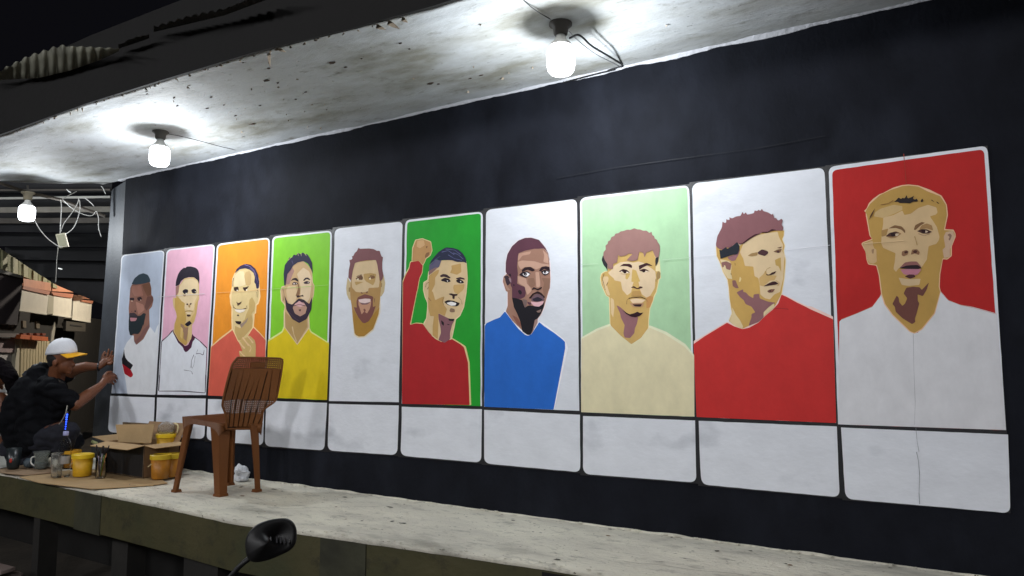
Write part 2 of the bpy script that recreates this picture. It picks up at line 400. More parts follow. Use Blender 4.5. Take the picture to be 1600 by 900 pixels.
for (x, y) in chips:
    p = on_z(x, y, ZC - .0)
    if p.y < ced(p.x) + .03: continue
    s = random.choice((.004, .006, .007, .014))
    ring = [Vector((p.x + math.cos(a) * s * random.uniform(.7, 2.2), p.y + math.sin(a) * s * random.uniform(.4, 1.0), ZC + .010 * noise.noise(Vector((p.x * 1.7, p.y * 2.5, 3))) + .004 * noise.noise(Vector((p.x * 7, p.y * 9, 3))) - .004)) for a in [k * .785 for k in range(8)]]
    prism(bm, ring, (0, 0, .003))
tag(link('bare_patches', bm, M_chip, ceil), kind='stuff')

# dark fascia beam and corrugated roof sheets on the open side of the canopy
roof = thing('canopy_roof_edge', 'dark beam with corrugated metal sheeting along the open edge of the ceiling', 'roof edge', (2, -1.1, ZC + .1))
M_dark = mat('dark_beam', '#080707', .85, .3, 12, .35, 3)
bm = NB()
for a, c in zip(cedge2, cedge2[1:]):
    for s, (y0, y1, z0, z1) in enumerate(((-.003, -.018, .0, .40),)):
        hexa(bm, [(a.x, a.y + y0, ZC + z0), (c.x, c.y + y0, ZC + z0), (c.x, c.y + y1, ZC + z0), (a.x, a.y + y1, ZC + z0)], [(a.x, a.y + y0, ZC + z1), (c.x, c.y + y0, ZC + z1), (c.x, c.y + y1, ZC + z1), (a.x, a.y + y1, ZC + z1)])
link('fascia_beam', bm, M_dark, roof)
M_zinc = mat('weathered_zinc', '#8b8878', .6, .3, 10, .4, 5, metal=.3)
def corrugated(name, p00, p10, p01, p11, ribs, amp, mt, parent, jag=0., seg=6):
    bm = NB(); nn = ribs * seg; nrm = (p10 - p00).cross(p01 - p00).normalized(); rows = []
    for j in range(2):
        a, c = (p00, p10) if j == 0 else (p01, p11); r = []
        for i in range(nn + 1):
            u = i / nn; p = a.lerp(c, u) + nrm * amp * math.cos(u * ribs * 2 * math.pi)
            r.append(p)
        rows.append(r)
    t = nrm * .002
    f = [[bm.verts.new(p - t) for p in r] for r in rows]; g_ = [[bm.verts.new(p + t) for p in r] for r in rows]
    for i in range(nn):
        bm.faces.new((f[0][i], f[0][i + 1], f[1][i + 1], f[1][i])); bm.faces.new((g_[0][i], g_[1][i], g_[1][i + 1], g_[0][i + 1]))
        for j in (0, 1): bm.faces.new((f[j][i], g_[j][i], g_[j][i + 1], f[j][i + 1]))
    for i in (0, nn): bm.faces.new((f[0][i], f[1][i], g_[1][i], g_[0][i]))
    return link(name, bm, mt, parent, True)
def yb(x, y, Y): d = ray(x, y); return CAM + d * ((Y - CAM.y) / d.y)
def torn_sheet(top, bot, Y, teeth, amp, mt, lean):
    # sheet seen edge on: ribs show as teeth along its upper rim
    bm = NB(); n_ = teeth * 6; up, dn = [], []
    def along(pl, u):
        x = pl[0][0] + (pl[-1][0] - pl[0][0]) * u
        for (x0, y0), (x1, y1) in zip(pl, pl[1:]):
            if x0 <= x <= x1: return x, y0 + (y1 - y0) * (x - x0) / (x1 - x0)
        return pl[-1]
    for i in range(n_ + 1):
        u = i / n_; w_ = math.cos(2 * math.pi * teeth * u)
        x, y = along(top, u); x2, y2 = along(bot, u)
        p = yb(x, y, Y - lean - amp * w_); p.z += amp * .9 * w_ * (1 if u < .6 else .35)
        up.append(p); dn.append(yb(x2, y2, Y - amp * w_))
    a_ = [[bm.verts.new(d.lerp(u_, k / 3)) for d, u_ in zip(dn, up)] for k in range(4)]; b_ = [[bm.verts.new(v.co + Vector((0, .004, .002))) for v in r] for r in a_]
    for s_, fl in ((a_, 0), (b_, 1)):
        for k in range(3):
            for i in range(n_): bm.faces.new((s_[k][i], s_[k][i + 1], s_[k + 1][i + 1], s_[k + 1][i]))
    for i in range(n_): bm.faces.new((a_[3][i], a_[3][i + 1], b_[3][i + 1], b_[3][i])); bm.faces.new((a_[0][i], b_[0][i], b_[0][i + 1], a_[0][i + 1]))
    link('roof_sheet', bm, mt, roof, True)
M_old = mat('old_dark_zinc', '#22211f', .8, .3, 10, .4, 5)
torn_sheet([(-20, 120), (45, 88), (92, 72), (130, 73), (185, 76)], [(-20, 126), (60, 122), (110, 110), (150, 96), (185, 80)], -1.16, 14, .010, mat('pale_zinc', '#77776a', .6, .3, 10, .45, 5, metal=.2), .10)
torn_sheet([(185, 70), (215, 56), (232, 54)], [(185, 76), (215, 66), (232, 60)], -1.15, 3, .004, M_old, .06)
torn_sheet([(240, 42), (300, 24), (350, 14), (420, -14)], [(240, 50), (300, 36), (350, 24), (420, -2)], -1.15, 14, .008, M_old, .08)
# ---------------------------------------------------------------- the mural: outlines in photo pixels, laid on the wall plane
VW = {'A': (160, 420, 10), 'B': (160, 500, 10), 'C': (320, 400, 10), 'D': (320, 480, 10), 'E': (500, 380, 10), 'F': (500, 450, 10), 'G': (400, 390, 10),
      'H': (620, 365, 10), 'I': (620, 450, 10), 'J': (760, 365, 10), 'K': (760, 440, 10), 'L': (910, 350, 10), 'M': (910, 430, 10), 'N': (1100, 320, 10),
      'O': (1100, 400, 10), 'P': (1100, 440, 10), 'Q': (1340, 280, 10), 'R': (1340, 350, 10), 'S': (1340, 430, 10), 'Z': (0, 0, 1),
      'T': (240, 375, 3.6), 'U': (320, 365, 3.464), 'V': (410, 350, 3.217), 'X': (620, 325, 2.857), 'Y': (750, 300, 2.5), 'W': (900, 280, 2.368),
      'e': (1080, 250, 2.143), 't': (1290, 220, 1.957)}
def parse(s):
    v = VW['Z']; o = []; num = []
    for tk in s.split():
        if tk in VW: v = VW[tk]; continue
        num.append(float(tk))
        if len(num) == 2: o.append((v[0] + num[0] / v[2], v[1] + num[1] / v[2])); num = []
    return o
def chaikin(p, it=1, closed=True):
    for _ in range(it):
        q = []; n = len(p)
        for i in range(n if closed else n - 1):
            a, c = p[i], p[(i + 1) % n]; l = math.hypot(c[0] - a[0], c[1] - a[1]); k = min(.2, .9 / max(l, .01))
            q += [(a[0] * (1 - k) + c[0] * k, a[1] * (1 - k) + c[1] * k), (a[0] * k + c[0] * (1 - k), a[1] * k + c[1] * (1 - k))]
        p = q if closed else [p[0]] + q + [p[-1]]
    return p
def ribbon(p, wd):
    L_, R_ = [], []
    for i, a in enumerate(p):
        b0 = p[max(i - 1, 0)]; c0 = p[min(i + 1, len(p) - 1)]; dx, dy = c0[0] - b0[0], c0[1] - b0[1]; l = math.hypot(dx, dy) or 1
        k = wd / 2 * (.75 + .25 * math.sin(i * 1.9) + (-.35 if i in (0, len(p) - 1) else 0))
        L_.append((a[0] - dy / l * k, a[1] + dx / l * k)); R_.append((a[0] + dy / l * k, a[1] - dx / l * k))
    return L_ + R_[::-1]
def pmat(h):
    nm = 'paint_' + h.strip('#'); return mat(nm, h, .58, .13, 26, .10, 8, spec=.22, stretch=(1.4, 1, .9))
LAY = .00007
from mathutils.geometry import tessellate_polygon
def tess(pts): return [t_ for t_ in tessellate_polygon([[Vector((x, y, 0)) for x, y in pts]])]
class Art:
    """stack of thin painted shapes; each later shape lies a hair above the one before"""
    def __init__(s, parent): s.k = 0; s.parent = parent
    def part(s, name, items, label=None):
        bm = NB(); ms = []; 
        for it in items:
            h = it[0]; mt = it[1] if isinstance(it[1], str) and len(it) > 1 else ''
            wd = it[2] if len(it) > 2 else 0
            pts = parse(mt)
            if wd: rb = ribbon(chaikin(pts, 1, False), wd)
            elif not it[0].endswith('!'): pts = chaikin(pts, 1)
            h = h.rstrip('!'); m_ = pmat(h)
            if m_ not in ms: ms.append(m_)
            s.k += 1; Y = -(.0018 + LAY * s.k)
            if wd:
                hn = len(rb) // 2; tri = [(k, k + 1, len(rb) - 2 - k, len(rb) - 1 - k) for k in range(hn - 1)]; pts = rb
            else: tri = tess(pts)
            vs = [bm.verts.new(on_wall(x, y, Y)) for x, y in pts]
            for q_ in tri:
                try: bm.faces.new([vs[k] for k in q_]).material_index = ms.index(m_)
                except ValueError: pass
        for f in bm.faces:
            f.normal_update()
            if f.normal.y > 0: f.normal_flip()
        me = bpy.data.meshes.new(name); bm.to_mesh(me); bm.free()
        for m_ in ms: me.materials.append(m_)
        o = bpy.data.objects.new(name, me); C.objects.link(o); o.parent = s.parent; o.matrix_parent_inverse = s.parent.matrix_parent_inverse
        o.matrix_parent_inverse = Matrix.Identity(4)
        if label: o['label'] = label
        return o
def rounded(q, rt, rb, n=6):
    """q: TL TR BR BL in pixels; corner radii at top and bottom"""
    out = []; N_ = 4; rs = [rt, rt, rb, rb]
    for i in range(4):
        p = Vector(q[i]); a = Vector(q[i - 1]); c = Vector(q[(i + 1) % 4]); r = rs[i]
        if r <= 0: out.append(tuple(p)); continue
        u = (a - p).normalized() * r; v = (c - p).normalized() * r
        for k in range(n + 1):
            t_ = k / n; out.append(tuple(p + u * (1 - t_) ** 2 + v * t_ ** 2))
    return out
def wobble(pts, amt=.5):
    o = []; n = len(pts)
    for i in range(n):
        a, c = pts[i], pts[(i + 1) % n]; l = math.hypot(c[0] - a[0], c[1] - a[1]); k = max(1, int(l / 14))
        for j in range(k):
            x = a[0] + (c[0] - a[0]) * j / k; y = a[1] + (c[1] - a[1]) * j / k
            o.append((x + amt * noise.noise(Vector((x * .07, y * .07, 1))), y + amt * noise.noise(Vector((x * .07, y * .07, 8)))))
    return o
UP = [((190, 398.5), (257, 391), (243, 616), (174, 614.5)), ((260, 390), (336, 381.5), (321.7, 617.5), (246, 616.7)), ((339, 381), (422, 371), (413, 621), (325, 618)),
      ((425.5, 369.5), (519, 360), (511, 625), (416, 621)), ((523.5, 357.5), (629, 346), (623, 628.5), (514, 626.5)), ((633, 344), (754.5, 330.5), (753, 634.5), (627.7, 630.5)),
      ((759.5, 328), (901.5, 311), (905, 642), (756.5, 635.5)), ((906.5, 309), (1077, 289), (1085, 651), (908, 644)), ((1081.5, 287), (1288, 261.5), (1306.5, 661), (1088.5, 651.5)), ((1294.5, 260.5), (1543, 227.5), (1572, 672), (1309.5, 663))]
LO = [((172.5, 618.5), (242, 621), (239, 681), (168.5, 675)), ((245.5, 621), (321.5, 623), (319.5, 686), (242.5, 681)), ((325, 623.5), (413, 626), (411, 696), (323, 688)), ((416, 626), (511, 629.5), (507, 704), (413.5, 697)),
      ((514, 631), (623, 633.5), (621, 711), (512, 704)), ((628, 635.5), (753, 639.5), (752, 723), (626, 712)), ((756.5, 640.5), (906, 648), (907, 738), (756.5, 724)), ((911, 650), (1086, 657), (1088, 754), (911, 740.5)),
      ((1091.5, 657.5), (1307.5, 666.5), (1312, 777), (1095.5, 757)), ((1314, 668), (1575, 679), (1579, 802), (1321, 779.5))]
def flat(name, pts, Y, mt, parent, th=.0):
    bm = NB(); vs = [bm.verts.new(on_wall(x, y, Y)) for x, y in pts]; f = bm.faces.new(vs); f.normal_update()
    if f.normal.y > 0: f.normal_flip()
    bmesh.ops.triangulate(bm, faces=bm.faces[:])
    me = bpy.data.meshes.new(name); bm.to_mesh(me); bm.free(); me.materials.append(mt)
    o = bpy.data.objects.new(name, me); C.objects.link(o); o.parent = parent
    return o
# black grid lines between the cards (painted, under the cards)
def strip(pts, wd):
    return ribbon(pts, wd)
bm = NB(); Yl = -.0010
def addpoly(pts):
    vs = [bm.verts.new(on_wall(x, y, Yl)) for x, y in pts]; f = bm.faces.new(vs); f.normal_update()
    if f.normal.y > 0: f.normal_flip()
for i, (u, l) in enumerate(zip(UP, LO)):
    x0 = [u[0], u[3], l[0], l[3]]; 
    grow = 3.2 + i * .15
    q = [(u[0][0] - grow, u[0][1] - 2), (u[1][0] + grow, u[1][1] - 2), (u[2][0] + grow, u[2][1]), (l[2][0] + grow, l[2][1] + 2), (l[3][0] - grow, l[3][1] + 2), (u[3][0] - grow, u[3][1])]
    if i == 9: q[1] = (u[1][0], u[1][1]); q[2] = (u[2][0] + 1, u[2][1]); q[3] = (l[2][0], l[2][1])
    if i == 0: q[0] = (u[0][0], u[0][1]); q[5] = (u[3][0], u[3][1]); q[4] = (l[3][0], l[3][1])
    Yl = -.0008 - .0001 * (i % 2); addpoly(q)
me = bpy.data.meshes.new('grid_lines'); bmesh.ops.triangulate(bm, faces=bm.faces[:]); bm.to_mesh(me); bm.free(); me.materials.append(M_line)
o = bpy.data.objects.new('grid_lines', me); C.objects.link(o)
PLAB = ['card of a bearded man in a white shirt on pale blue', 'card of a man in an outlined white shirt on pink', 'card of a smiling man with a raised hand on orange', 'card of a bearded man in yellow on lime green',
        'unfinished card with a bearded face on bare white', 'card of a smiling man in red raising his fist on green', 'card of a man with a shaved head in blue on white', 'card of a curly haired youth in cream on mint green',
        'card of a man in red looking aside on white', 'card of a fair haired man in white on red']
cards = []
MURAL_PARTS = [o]
for i, q in enumerate(UP):
    r = 7 + i * .5
    c_ = flat('portrait_card', wobble(rounded(q, r, 0)), -.0016, M_card, wall); c_['label'] = PLAB[i]; cards.append(c_); MURAL_PARTS.append(c_)
for i, q in enumerate(LO):
    r = 8 + i * .5
    MURAL_PARTS.append(flat('blank_card', wobble(rounded(q, 0, r)), -.0016, M_card, wall))
def inset(q, d, rt=6, bottom=0):
    (a, b_, c_, e_) = q
    return rounded([(a[0] + d, a[1] + d), (b_[0] - d, b_[1] + d), (c_[0] - d * .8, c_[1] + bottom), (e_[0] + d * .8, e_[1] + bottom)], rt, 0)
def backdrop(art, i, col, d, rt=6):
    pts = wobble(inset(UP[i], d, rt), .7)
    s = 'Z ' + ' '.join('%.2f %.2f' % p for p in pts)
    return art.part('painted_backdrop', [(col + '!', s)])
K = '#1d1424'
# ---- 1
a = Art(cards[0]); backdrop(a, 0, '#b2bccd', 1.6)
a.part('painted_shirt', [('#d8dade', 'B 490 230 380 350 340 440 305 600 300 680 330 830 350 870 Z 197 600 199 615.5 242.5 617 B 878 60 850 110 820 205 780 150 745 105 620 290 525 390 495 335'),
    ('#1c1a20', 'B 340 450 320 560 303 610 308 690 440 775 480 705 400 640 360 590 345 520'), ('#b01c2a', 'B 312 690 345 840 440 900 470 880 480 850 450 790 440 775 308 680')])
a.part('painted_face', [('#8a6052', 'A 460 245 435 300 425 430 420 520 410 610 420 800 B 430 240 490 240 495 330 530 390 640 300 740 110 735 0 A 730 640 775 590 800 480 785 430 765 410 765 300 740 205 600 235'),
    ('#a87868', 'A 520 510 640 560 660 640 560 720 540 620'), ('#9c6e60', 'A 460 270 600 250 620 330 640 420 500 430 460 350'), ('#74503f', 'A 620 250 740 220 760 300 760 410 700 430 650 330'),
    ('#6c4a42', 'A 700 430 790 430 795 500 730 600 690 660 660 600'), ('#7a5550', 'B 640 150 735 60 735 110 620 290 530 380 500 330 540 300 600 230'),
    ('#1d272c', 'A 420 690 500 690 550 740 600 730 640 690 680 700 650 850 640 900 B 640 60 600 170 560 220 480 215 455 245 430 235 410 150 412 0 A 415 780'),
    ('#3a3036', 'A 420 690 500 685 555 735 540 765 480 740 430 755'), ('#b87f86', 'A 430 762 490 765 545 768 520 815 440 820'),
    ('#2c1c22', 'A 425 455 490 450 500 480 480 500 430 490'), ('#2c1c22', 'A 540 450 600 435 625 475 600 500 556 500'), ('#c9a590', 'A 590 480 610 480 605 500 590 498'), ('#c9a590', 'A 450 490 475 495 470 515 452 512'),
    ('#38242a', 'A 500 650 528 650 520 680 500 672'), ('#38242a', 'A 452 655 466 660 460 678')])
a.part('painted_hair', [('#38454f', 'A 455 240 500 150 570 90 640 68 710 95 745 160 750 205 640 232 520 248')])
# ---- 2
a = Art(cards[1]); backdrop(a, 1, '#dfabc0', 1.8)
a.part('painted_shirt', [('#dcdfe6', 'T 45 572 108 508 180 620 225 540 300 608 Z 322 617.4 246.5 616.6'),
    ('#34142a', 'T 108 508 80 540 45 570 34 760 28 850 160 850 290 860 294 760 300 608 262 570 222 540', 1.7),
    ('#4a1c38', 'B 1110 140 1140 230 1220 330 1290 410 1340 390 1380 300 1405 215 1450 290 1410 340 1390 430 1330 490 1300 505 1270 470 1260 430 1180 350 1100 190'),
    ('#34203a', 'B 1460 530 1520 520 1575 550 1590 470', 1.1), ('#34203a', 'B 1430 540 1390 640 1385 750', .9), ('#34203a', 'B 1270 780 1390 800 1410 850', .7), ('#34203a', 'B 1450 560 1430 700 1400 760', .5), ('#34203a', 'B 1490 460 1465 530', .5)])
a.part('painted_face', [('#d3b682', 'A 1200 260 1280 150 1420 130 1500 190 1510 260 1510 420 1515 470 1490 520 1470 700 1440 820 1400 880 B 1400 230 1385 300 1300 405 1200 330 1110 180 1125 60 A 1160 760 1150 680 1110 590 1098 480 1112 440 1145 460 1145 340 1160 280'),
    ('#dcc49c', 'A 1210 270 1290 170 1420 150 1490 200 1495 300 1500 400 1440 520 1440 600 1420 650 1300 640 1260 560 1230 490 1180 430 1190 340'),
    ('#c09c54', 'A 1130 460 1180 440 1230 500 1290 540 1280 620 1300 700 1310 800 1290 870 B 1290 60 1330 110 1340 200 1320 380 1290 395 1200 320 1125 180 1130 60 A 1165 740 1135 620'),
    ('#c8a868', 'A 1440 560 1500 470 1470 700 1420 840 1360 830 1400 740 1440 690'),
    ('#9a7860', 'B 1220 50 1270 80 1290 120 1345 110 1330 230 1310 330 1265 290 1270 200 1225 130'), ('#d0b070', 'B 1225 100 1260 140 1250 300 1215 260'),
    ('#9c7468', 'A 1145 280 1200 250 1190 370 1145 430')])
a.part('painted_features', [(K, 'A 1250 345 1290 315 1335 325 1342 350 1325 385 1290 400 1260 375'), (K, 'A 1388 330 1430 310 1465 325 1470 375 1430 390 1396 370'), ('#e8dcc8', 'A 1300 375 1322 378 1315 395 1298 392'), ('#e8dcc8', 'A 1440 350 1460 352 1455 372'),
    ('#a07c54', 'A 1260 400 1310 410 1290 435 1265 425'), ('#4a3028', 'A 1315 540 1345 545 1338 568 1312 565'), ('#4a3028', 'A 1365 540 1398 532 1385 562 1362 565'), ('#b08c5c', 'A 1340 560 1375 565 1370 610 1345 600'),
    ('#7d6238', 'A 1290 668 1330 655 1380 658 1420 672', .9), ('#e4cfae', 'A 1300 680 1400 680 1370 710 1330 710'), ('#34181a', 'A 1318 715 1370 718 1385 735 1350 750 1320 742'), (K, 'A 1290 860 1330 830 1362 808 1397 850 B 1390 60 1330 105 1293 75')])
a.part('painted_hair', [(K, 'A 1142 275 1150 190 1180 90 1215 30 1250 0 1275 -20 1295 -10 1320 -35 1380 -38 1450 -20 1490 10 1508 60 1517 160 1508 240 1490 180 1430 132 1350 130 1280 150 1230 190 1200 250')])
# ---- 3
a = Art(cards[2]); backdrop(a, 2, '#e08c26', 2.2)
a.part('painted_shirt', [('#f0c890', 'D 440 320 375 375 230 485 95 610 Z 325 618 413 621 D 955 505 850 385 765 300 690 420', 0), ('#d25e4c', 'D 445 345 385 395 240 505 100 625 Z 325 618 413 621 D 950 515 850 405 758 318 690 425')])
a.part('painted_face', [('#f0d09a', 'C 465 270 525 200 620 180 730 205 790 250 850 350 860 520 870 640 840 750 810 770 800 900 D 780 100 765 310 690 420 660 490 550 570 515 530 460 410 420 335 415 200 415 0 C 400 760 385 620 420 500 430 350'),
    ('#d9c08a', 'C 480 270 530 210 620 195 720 215 770 270 800 400 805 520 845 540 850 640 825 735 795 755 780 900 D 755 100 745 320 690 410 660 480 550 555 520 520 470 400 440 330 435 200 440 0 C 420 760 415 620 440 500 445 350'),
    ('#bfa066', 'D 470 290 560 330 600 210 680 160 720 60 750 200 740 320 650 420 560 520 520 510 470 400'), ('#c9a874', 'C 640 250 700 230 725 300 720 440 680 470 640 450 615 320'), ('#c2a468', 'C 700 680 740 640 790 740 770 890 D 760 60 690 180 620 200 650 100 690 20 690 -60'),
    ('#9a8474', 'D 545 270 620 225 680 155 655 230 600 290 570 330'), ('#e4d0a4', 'C 470 300 540 240 610 240 620 330 640 450 540 480 450 470'),
    ('#c8a86c', 'D 540 560 580 470 640 480 700 440 780 515 798 600 792 790 560 790 540 740 535 680 590 690'),
    ('#e2bf92', 'D 590 470 640 540 690 600', 3), ('#e2bf92', 'D 545 550 580 600 625 645', 3), ('#e2bf92', 'D 670 455 710 500 755 560', 2.4), ('#e2bf92', 'D 545 685 580 730 630 775', 2.2), ('#e2bf92', 'D 700 590 725 640 700 700', 1.6)])
a.part('painted_features', [('#3a2622', 'C 450 490 520 478 532 520 512 558 460 542 455 512'), ('#3a2622', 'C 590 490 640 487 692 468 660 510 668 532 620 548 600 515'), ('#f0e6d2', 'C 498 528 520 530 510 552 497 548'), ('#f0e6d2', 'C 642 520 668 520 662 545 645 543'),
    ('#4a3228', 'C 490 708 520 738 582 708 560 745 512 782 505 750'), ('#4a3228', 'C 443 790 480 828 540 835 600 830 652 815', 1.2), ('#efe2d0', 'C 462 832 540 838 638 832 610 870 545 890 490 870'), ('#6a4c34', 'C 440 760 450 820', .6), ('#6a4c34', 'C 650 775 662 825', .6),
    ('#2c1a1a', 'D 495 122 520 112 542 125 517 142'), ('#221418', 'D 470 215 570 220 568 248 540 275 490 252'), ('#5a4434', 'C 812 560 822 650', .7), ('#5a4434', 'C 812 535 835 545', .8)])
a.part('painted_hair', [('#2e2748', 'C 470 270 500 200 560 150 640 122 720 138 790 200 830 290 848 400 842 500 808 515 795 440 772 410 782 330 760 262 700 212 630 190 545 205 500 240'), ('#8c7aa8', 'C 620 135 700 160 770 230 800 300', 1.0), ('#6a5c90', 'C 700 190 760 240 800 330 825 420', .8), ('#2e2748', 'C 450 340 436 400 436 480', .7)])
# ---- 4
a = Art(cards[3]); backdrop(a, 3, '#7fc62c', 2.6)
a.part('painted_shirt', [('#d8e08a', 'V 28 582 98 538 110 505 175 590 232 510 247 540 335 596 Z 511 625 416 621'), ('#dcc21c', 'V 28 592 102 545 114 515 175 600 230 522 242 545 334 602 Z 511 625 416 621')])
a.part('painted_face', [('#e0c8a0', 'G 470 560 400 575 380 640 390 800 440 860 450 900 V 107 440 107 515 175 608 238 520 235 460 G 860 900 885 780 905 700 915 560 890 520 875 330'),
    ('#c8a67a', 'G 560 260 640 190 740 180 820 250 870 330 880 520 905 560 895 700 875 780 855 900 V 230 460 232 518 175 602 114 520 112 440 G 455 850 405 800 392 640 405 590 450 580 460 480 500 350'),
    ('#dcc3a0', 'G 640 380 740 280 830 340 870 440 865 560 840 760 780 850 690 730 700 600 670 480'), ('#d8bc94', 'G 500 570 620 560 650 700 620 800 540 880 490 780 470 640'), ('#a88078', 'G 470 540 480 400 560 270 600 330 560 420 540 490 520 545'),
    ('#b0905c', 'V 114 440 150 478 185 497 222 470 226 515 175 600 116 520'), ('#cdb48a', 'V 150 515 158 555 172 592', 2.0), ('#8a6648', 'G 650 480 672 560 690 620 682 700 640 735 618 722 655 620')])
a.part('painted_features', [('#2c1c24', 'G 540 490 580 448 630 440 662 478 662 505 600 472'), ('#2c1c24', 'G 735 480 770 440 810 435 850 465 838 478 790 458 750 492'), ('#3a2630', 'G 555 545 590 505 645 515 655 540 600 552'), ('#3a2630', 'G 740 515 790 488 845 508 832 532 780 538 750 530'), ('#e8dcd4', 'G 575 535 600 520 612 535 598 545'), ('#e8dcd4', 'G 620 522 640 525 632 540'), ('#e8dcd4', 'G 805 510 828 512 815 526'),
    ('#3a2426', 'G 628 742 650 710 690 720 735 705 745 735 700 730 660 752'),
    ('#342636', 'V 112 360 120 430 150 478 185 498 222 478 246 430 251 365 235 402 208 380 182 374 150 405 128 398'), ('#b8907c', 'V 152 420 168 396 208 394 224 420 216 450 190 465 163 450'), ('#d2a4a4', 'V 158 408 185 386 217 406 190 418'), ('#3a2020', 'V 158 412 185 404 217 412', 1.1), ('#5a3c3c', 'V 180 430 196 428 190 442'), ('#54404e', 'V 130 440 160 470 185 488', .8), ('#7a5c50', 'G 420 610 440 700 430 800', .7)])
a.part('painted_hair', [('#2b2740', 'G 440 560 430 380 450 240 500 170 520 120 560 130 590 75 630 90 650 50 700 70 730 40 770 75 800 70 835 120 875 200 887 380 862 310 812 220 740 180 650 200 580 250 540 320 490 380 475 460 462 560'), ('#d8cc90', 'G 500 170 560 110', .7), ('#d8cc90', 'G 650 50 665 100', .7), ('#d8cc90', 'G 700 55 710 100', .8), ('#d8cc90', 'G 760 60 790 100', .7), ('#6a6088', 'G 560 170 580 230', .6)])
# ---- 5
a = Art(cards[4])
a.part('painted_face', [('#e4d8bc', 'F 945 140 945 380 840 660 705 770 600 785 530 740 510 520 490 200 Z 600 440 545 440'),
    ('#c9b48a', 'E 430 530 408 700 418 800 455 890 500 880 500 700 480 620'), ('#c9b48a', 'E 990 490 1020 620 1003 760 960 832 925 835 940 650'), ('#9c8258', 'E 450 690 485 690 465 770 445 750'), ('#9c8258', 'E 945 620 970 620 965 690 945 680'),
    ('#b08a54', 'E 550 290 500 460 480 600 470 750 480 890 F 495 280 515 500 540 700 560 740 620 755 690 750 830 640 915 400 940 150 E 960 600 960 560 910 400 880 260 730 260'),
    ('#d2b890', 'E 550 300 880 262 920 450 930 600 920 690 760 700 750 760 640 770 560 760 500 690 490 560 510 430'), ('#b8965c', 'E 680 480 790 465 880 480 860 600 830 660 760 620 720 600 690 560'), ('#b8965c', 'E 540 600 680 605 600 640 560 660'),
    ('#a87e34', 'F 520 330 560 400 640 520 690 550 780 490 860 380 930 300 915 410 830 640 690 755 600 760 540 710 520 500')])
a.part('painted_features', [('#6b4a34', 'E 550 560 600 515 650 495 675 540 660 575 600 570'), ('#f0e2c4', 'E 578 565 600 542 603 578 585 580'), ('#7a5638', 'E 745 545 790 515 850 505 862 545 820 558 780 550'), ('#f0e2c4', 'E 768 548 790 532 792 568 775 572'), ('#5c3e30', 'E 570 525 610 500 655 492', 1.1), ('#5c3e30', 'E 780 508 850 492', .9),
    ('#7c5440', 'E 628 770 655 762 672 785 650 790'), ('#7c5440', 'E 712 762 752 748 742 782 720 782'),
    ('#7a4a44', 'F 528 295 548 360 600 460 660 540 700 552 760 520 820 430 860 310 872 280 825 300 825 200 835 150 820 130 700 95 590 145 570 210 575 310'), ('#c09074', 'F 600 200 800 195 795 260 780 320 735 400 690 365 650 415 625 330 600 260'), ('#e2c8c4', 'F 596 182 700 165 792 170 785 222 700 242 620 224'), ('#7c5c5e', 'F 618 225 700 240 792 215 740 258 655 262'), ('#7a4a44', 'F 675 330 705 322 718 360 690 375'), ('#6e4a40', 'F 855 160 850 230', .9)])
a.part('painted_hair', [('#7c4f52', 'E 442 540 450 420 470 320 458 260 485 262 510 235 495 205 520 200 540 155 575 125 602 68 622 88 700 84 770 82 840 92 890 120 932 118 945 165 962 208 984 218 972 300 972 400 990 500 975 560 940 600 912 440 892 320 872 262 740 265 620 285 545 310 512 430 487 590 465 560')])
# ---- 6
a = Art(cards[5]); backdrop(a, 5, '#1f9a2c', 3)
a.part('painted_shirt', [('#e0cc92', 'H 90 740 130 630 185 535 208 435 345 415 414 485 400 620 360 700 330 880 I 320 60 280 260 222 565 300 540 405 548 510 690 600 780 700 830 850 770 1000 860 X 308 618 325 690 332 880 Z 628 631'),
    ('#ac2226', 'H 96 760 140 645 195 545 215 445 340 425 405 490 390 620 350 700 320 880 I 310 60 270 260 205 575 300 552 408 562 500 690 600 795 700 845 850 790 1000 882 X 300 622 318 690 325 880 Z 628 631')])
a.part('painted_hand', [('#e4d4a0', 'H 232 435 240 225 288 95 400 72 535 122 558 262 528 345 458 395 448 430 408 500 340 425'), ('#bd905c', 'H 240 437 252 230 300 102 400 84 528 132 548 258 520 338 450 388 440 430 405 490 340 425'), ('#8a6240', 'H 450 200 485 192 468 238'), ('#8a6240', 'H 460 300 512 288 500 342 445 388 440 345'), ('#d0a878', 'H 320 110 420 100 440 180 360 230 310 200')])
a.part('painted_face', [('#e8d8ac', 'H 640 420 1090 430 1108 700 1092 900 I 1092 60 1052 300 990 440 925 490 905 600 862 800 700 840 560 760 410 560 I 460 470 475 300 475 230 435 140 410 30 H 415 760 480 720 490 600'),
    ('#d8bd92', 'H 690 420 850 410 1050 440 1090 480 1098 700 1082 900 I 1080 60 1040 300 980 430 912 480 890 600 850 790 720 845 620 800 500 690 422 570 472 470 488 300 488 240 448 140 420 30 H 428 780 480 728 498 700 508 600 620 520'),
    ('#c09a5e', 'H 500 660 620 575 665 560 650 620 600 690 595 800 545 900 I 565 60 600 190 680 150 745 130 720 240 785 330 750 440 650 390 650 600 640 800 560 740 560 600 580 440 520 440 490 300 490 210'), ('#c29c60', 'H 850 500 1000 465 1010 600 940 645 830 612 860 550'), ('#c8a468', 'H 890 800 1060 790 1050 860 1020 900 I 1000 60 960 100 900 70 880 0'), ('#d8bd92', 'I 500 490 560 500 555 640 530 690 440 570'),
    ('#845860', 'I 650 395 740 440 800 470 905 500 865 570 832 700 832 800 745 858 650 812 690 700 682 620 652 480')])
